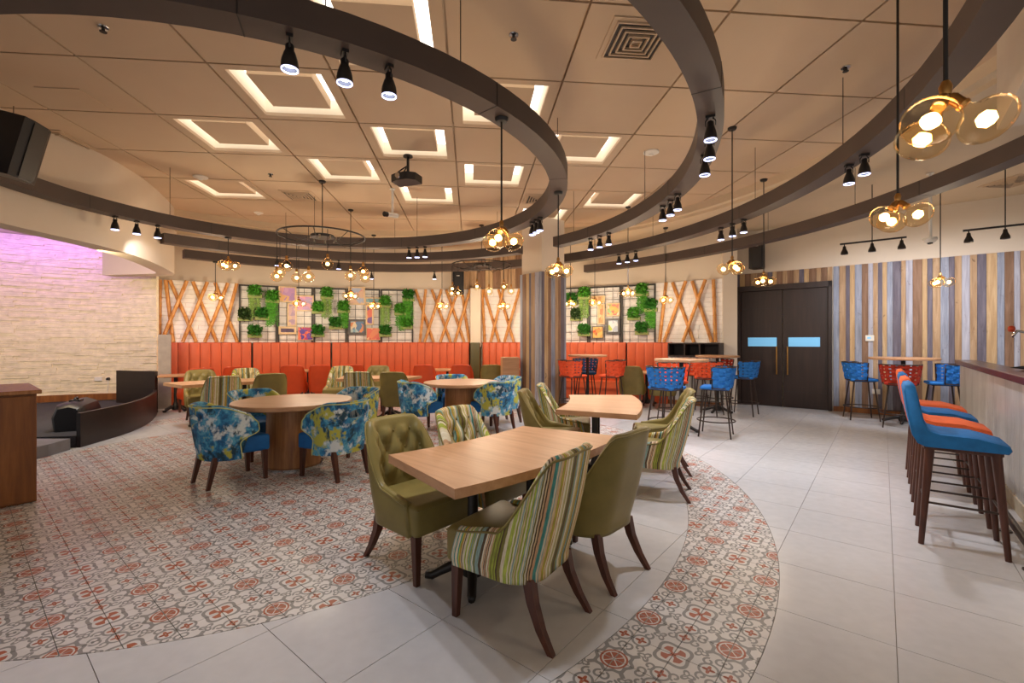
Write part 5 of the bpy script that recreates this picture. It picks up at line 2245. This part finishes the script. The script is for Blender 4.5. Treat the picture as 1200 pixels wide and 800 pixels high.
# projector
p = P(476, 210, 6.75)
t = thing('projector', 'black projector hanging from the ceiling', 'projector', (p.x, p.y, p.z), radians(-18))
mb = MB().prism([(-0.19, -0.10), (-0.05, -0.16), (0.10, -0.16), (0.20, -0.08), (0.20, 0.12), (-0.19, 0.14)], -0.055, 0.055)
mb.build('body', M['blackplastic'], t)
MB().lathe([(0.0, 0.04), (0.038, 0.04), (0.045, 0.0), (0.0, 0.0)], 16, (-0.03, -0.158, 0.0), (0, -1, 0)).build('lens', M['chrome'], t, smooth=40)
MB().bar((0.03, 0, 0.05), (0.03, 0, ZC - p.z), 0.02, n=10).bar((0.03, 0, ZC - p.z - 0.02), (0.03, 0, ZC - p.z), 0.07, n=16).build('mount_pole', M['black'], t, smooth=40)
for q in ((-0.15, 0.1), (-0.15, -0.08)):
    MB().tube([(q[0], q[1], 0.05), (q[0] * 0.4, q[1] * 0.4, 0.14), (0.03, 0, 0.20)], 0.010, 6).build('mount_arm', M['black'], t)


def pole_camera(p, ztop, label, rz, dome=False):
    t = thing('security_camera', label, 'camera', tuple(p), rz)
    h_ = ztop - p.z
    MB().bar((0, 0, 0.02), (0, 0, h_), 0.022, n=12).bar((0, 0, h_ - 0.015), (0, 0, h_), 0.05, n=16).build('pole', M['white'], t, smooth=40)
    if dome:
        MB().lathe([(0.0, 0.02), (0.085, 0.02), (0.09, -0.01), (0.06, -0.05), (0.0, -0.065)], 20).build('dome', M['white'], t, smooth=40)
        MB().lathe([(0.0, -0.04), (0.04, -0.045), (0.03, -0.075), (0.0, -0.085)], 16).build('lens', M['blackplastic'], t, smooth=40)
    else:
        MB().bar((0.03, 0.10, -0.02), (-0.02, -0.14, -0.05), 0.042, n=14).build('body', M['white'], t, smooth=40)
        MB().bar((-0.02, -0.135, -0.05), (-0.034, -0.20, -0.058), 0.046, n=14).build('hood', M['blackplastic'], t, smooth=40)
    return t


pole_camera(P(460, 250, 8.2), ZC, 'white camera on a long white pole below the projector', radians(-20))
pole_camera(P(1090, 280, 6.9), 4.0, 'white dome camera on a white pole at the right', 0, True)

# ceiling fittings
def vent(x, y, z, rz, label, s=0.6):
    t = thing('air_vent', label, 'air vent', (x, y, z), rz, 'square louvred air vents in the ceiling')
    MB().box((0, 0, -0.006), (s, s, 0.010)).build('plate', M['ceiling'], t)
    for k in range(5):
        h = s / 2 - 0.05 - k * 0.05
        f = MB()
        for (sx, sy) in ((0, 1), (0, -1), (1, 0), (-1, 0)):
            if sx == 0:
                f.box((0, sy * h, -0.018 - k * 0.004), (2 * h + 0.012, 0.014, 0.018))
            else:
                f.box((sx * h, 0, -0.018 - k * 0.004), (0.014, 2 * h - 0.012, 0.018))
        f.build('louvre', M['ceiling'], t)
        if k < 4:
            g = MB()
            h2 = h - 0.025
            for (sx, sy) in ((0, 1), (0, -1), (1, 0), (-1, 0)):
                if sx == 0:
                    g.box((0, sy * h2, -0.013), (2 * h2 + 0.03, 0.032, 0.004))
                else:
                    g.box((sx * h2, 0, -0.013), (0.032, 2 * h2 - 0.03, 0.004))
            g.build('slot', M['black'], t)
    return t


for (px, py, z, lb) in ((745, 47, ZC, 'large square air vent near the top of the picture'), (352, 229, ZC, 'square air vent behind the wheel chandelier rod'),
                        (632, 233, ZC, 'square air vent seen inside the inner ring'), (66, 163, ZC, 'square air vent beside the upper left speaker'),
                        (1018, 240, 4.0, 'air vent in the soffit left of the lower bulb cluster'), (1188, 212, 4.0, 'air vent in the soffit at the right edge')):
    Y = FPX * (z - EYE) / (400 - py)
    vent((px - 600) / FPX * Y, Y, z, YAW, lb, 0.58)
for (px, py, lb, big) in ((763, 178, 'white round ceiling speaker right of the inner ring', True), (235, 207, 'white round detector between the left coffers', True),
                          (303, 249, 'small white disc in the ceiling above the chandelier', False)):
    Y = FPX * (ZC - EYE) / (400 - py)
    r = 0.11 if big else 0.09
    o = MB().lathe([(0.0, 0.0), (r, 0.0), (r, -0.015), (r * 0.6, -0.03), (r * 0.3, -0.035), (r * 0.28, -0.05), (0.0, -0.052)], 20).build('ceiling_disc', M['white'], None, 40, ((px - 600) / FPX * Y, Y, ZC))
    tag(o, lb, 'detector')
for (px, py, lb) in ((121, 32, 'dark sprinkler head at the upper left of the ceiling'), (602, 41, 'dark sprinkler head near the top middle'), (991, 79, 'dark sprinkler head in the right ceiling panels'),
                     (317, 204, 'small sprinkler head right of the white detector')):
    Y = FPX * (ZC - EYE) / (400 - py)
    t = thing('sprinkler', lb, 'sprinkler', ((px - 600) / FPX * Y, Y, ZC), 0, 'ceiling sprinklers')
    MB().lathe([(0.0, 0.0), (0.045, 0.0), (0.04, -0.008), (0.0, -0.010)], 16).build('rose', M['chrome'], t)
    MB().bar((0, 0, -0.005), (0, 0, -0.035), 0.014, n=8).bar((0, 0, -0.038), (0, 0, -0.042), 0.028, n=12).build('head', M['cast'], t)
# access hatch in the left ceiling
hp = FPX * (ZC - EYE) / (400 - 116)
t = thing('access_hatch', 'thin outlined access hatch in the left ceiling panel', 'hatch', ((88 - 600) / FPX * hp, hp, ZC), YAW)
MB().box((0, 0, -0.004), (0.46, 0.46, 0.008)).build('lid', M['ceiling'], t)

# fittings on the plank wall
c = DR - u2 * 0.62 + nrm * 0.0
t = thing('thermostat', 'white thermostat on the plank wall right of the door', 'thermostat', (c.x - nrm.x * 0.02, c.y - nrm.y * 0.02, EYE + 4 / FPX * 9.1), rzW + pi)
MB().rbox((0, -0.015, 0), (0.14, 0.03, 0.12), 0.006, 2).build('case', M['white'], t)
MB().box((-0.01, -0.032, 0.005), (0.06, 0.004, 0.035)).build('display', M['skyglass'], t)
c = DR - u2 * 0.72
t = thing('wall_outlet', 'small white outlet low on the plank wall behind the blue stool', 'socket', (c.x - nrm.x * 0.02, c.y - nrm.y * 0.02, 0.45), rzW + pi)
MB().rbox((0, -0.01, 0), (0.13, 0.02, 0.10), 0.004, 1).build('plate', M['white'], t)
MB().rbox((0, -0.03, -0.01), (0.06, 0.03, 0.05), 0.008, 2).build('plug', M['white'], t)

# things behind the bar: a small sculpted tap and a tray of tools
pt_ = BX + ub * 0.6 + Vector((U2[0], U2[1], 0)) * -0.30
t = thing('bar_tap', 'small metal bar tap with a red knob at the right edge', 'tap', (pt_.x, pt_.y, 1.1775), rb_)
MB().tube([(0, 0, 0), (0, 0, 0.28), (0.02, 0.05, 0.36), (0.0, 0.13, 0.38), (-0.02, 0.17, 0.32)], 0.014, 8).build('spout', M['chrome'], t, smooth='all')
MB().lathe([(0, 0), (0.05, 0), (0.045, 0.02), (0.0, 0.025)], 16).build('foot', M['chrome'], t, smooth=40)
MB().lathe([(0, -0.03), (0.022, -0.025), (0.03, 0.0), (0.022, 0.03), (0, 0.035)], 12, (0.0, 0.17, 0.40)).build('knob', M['orange_leather'], t, smooth='all')
MB().bar((0, -0.1, 0.31), (0, 0.07, 0.35), 0.008, n=8).build('lever', M['cast'], t)
pt_ = BX + ub * 0.15 + Vector((U2[0], U2[1], 0)) * -0.16
t = thing('bottle_opener', 'dark pointed bar tool lying on the counter at the right edge', 'bar tool', (pt_.x, pt_.y, 1.1775), rb_ + 0.9)
MB().tube([(0, 0.20, 0.028), (0, 0.05, 0.026), (0, -0.05, 0.022)], [0.003, 0.016, 0.022], 8).build('blade', M['cast'], t, smooth='all')
MB().rbox((0, -0.12, 0.022), (0.05, 0.15, 0.044), 0.01, 2).build('grip', M['black'], t)
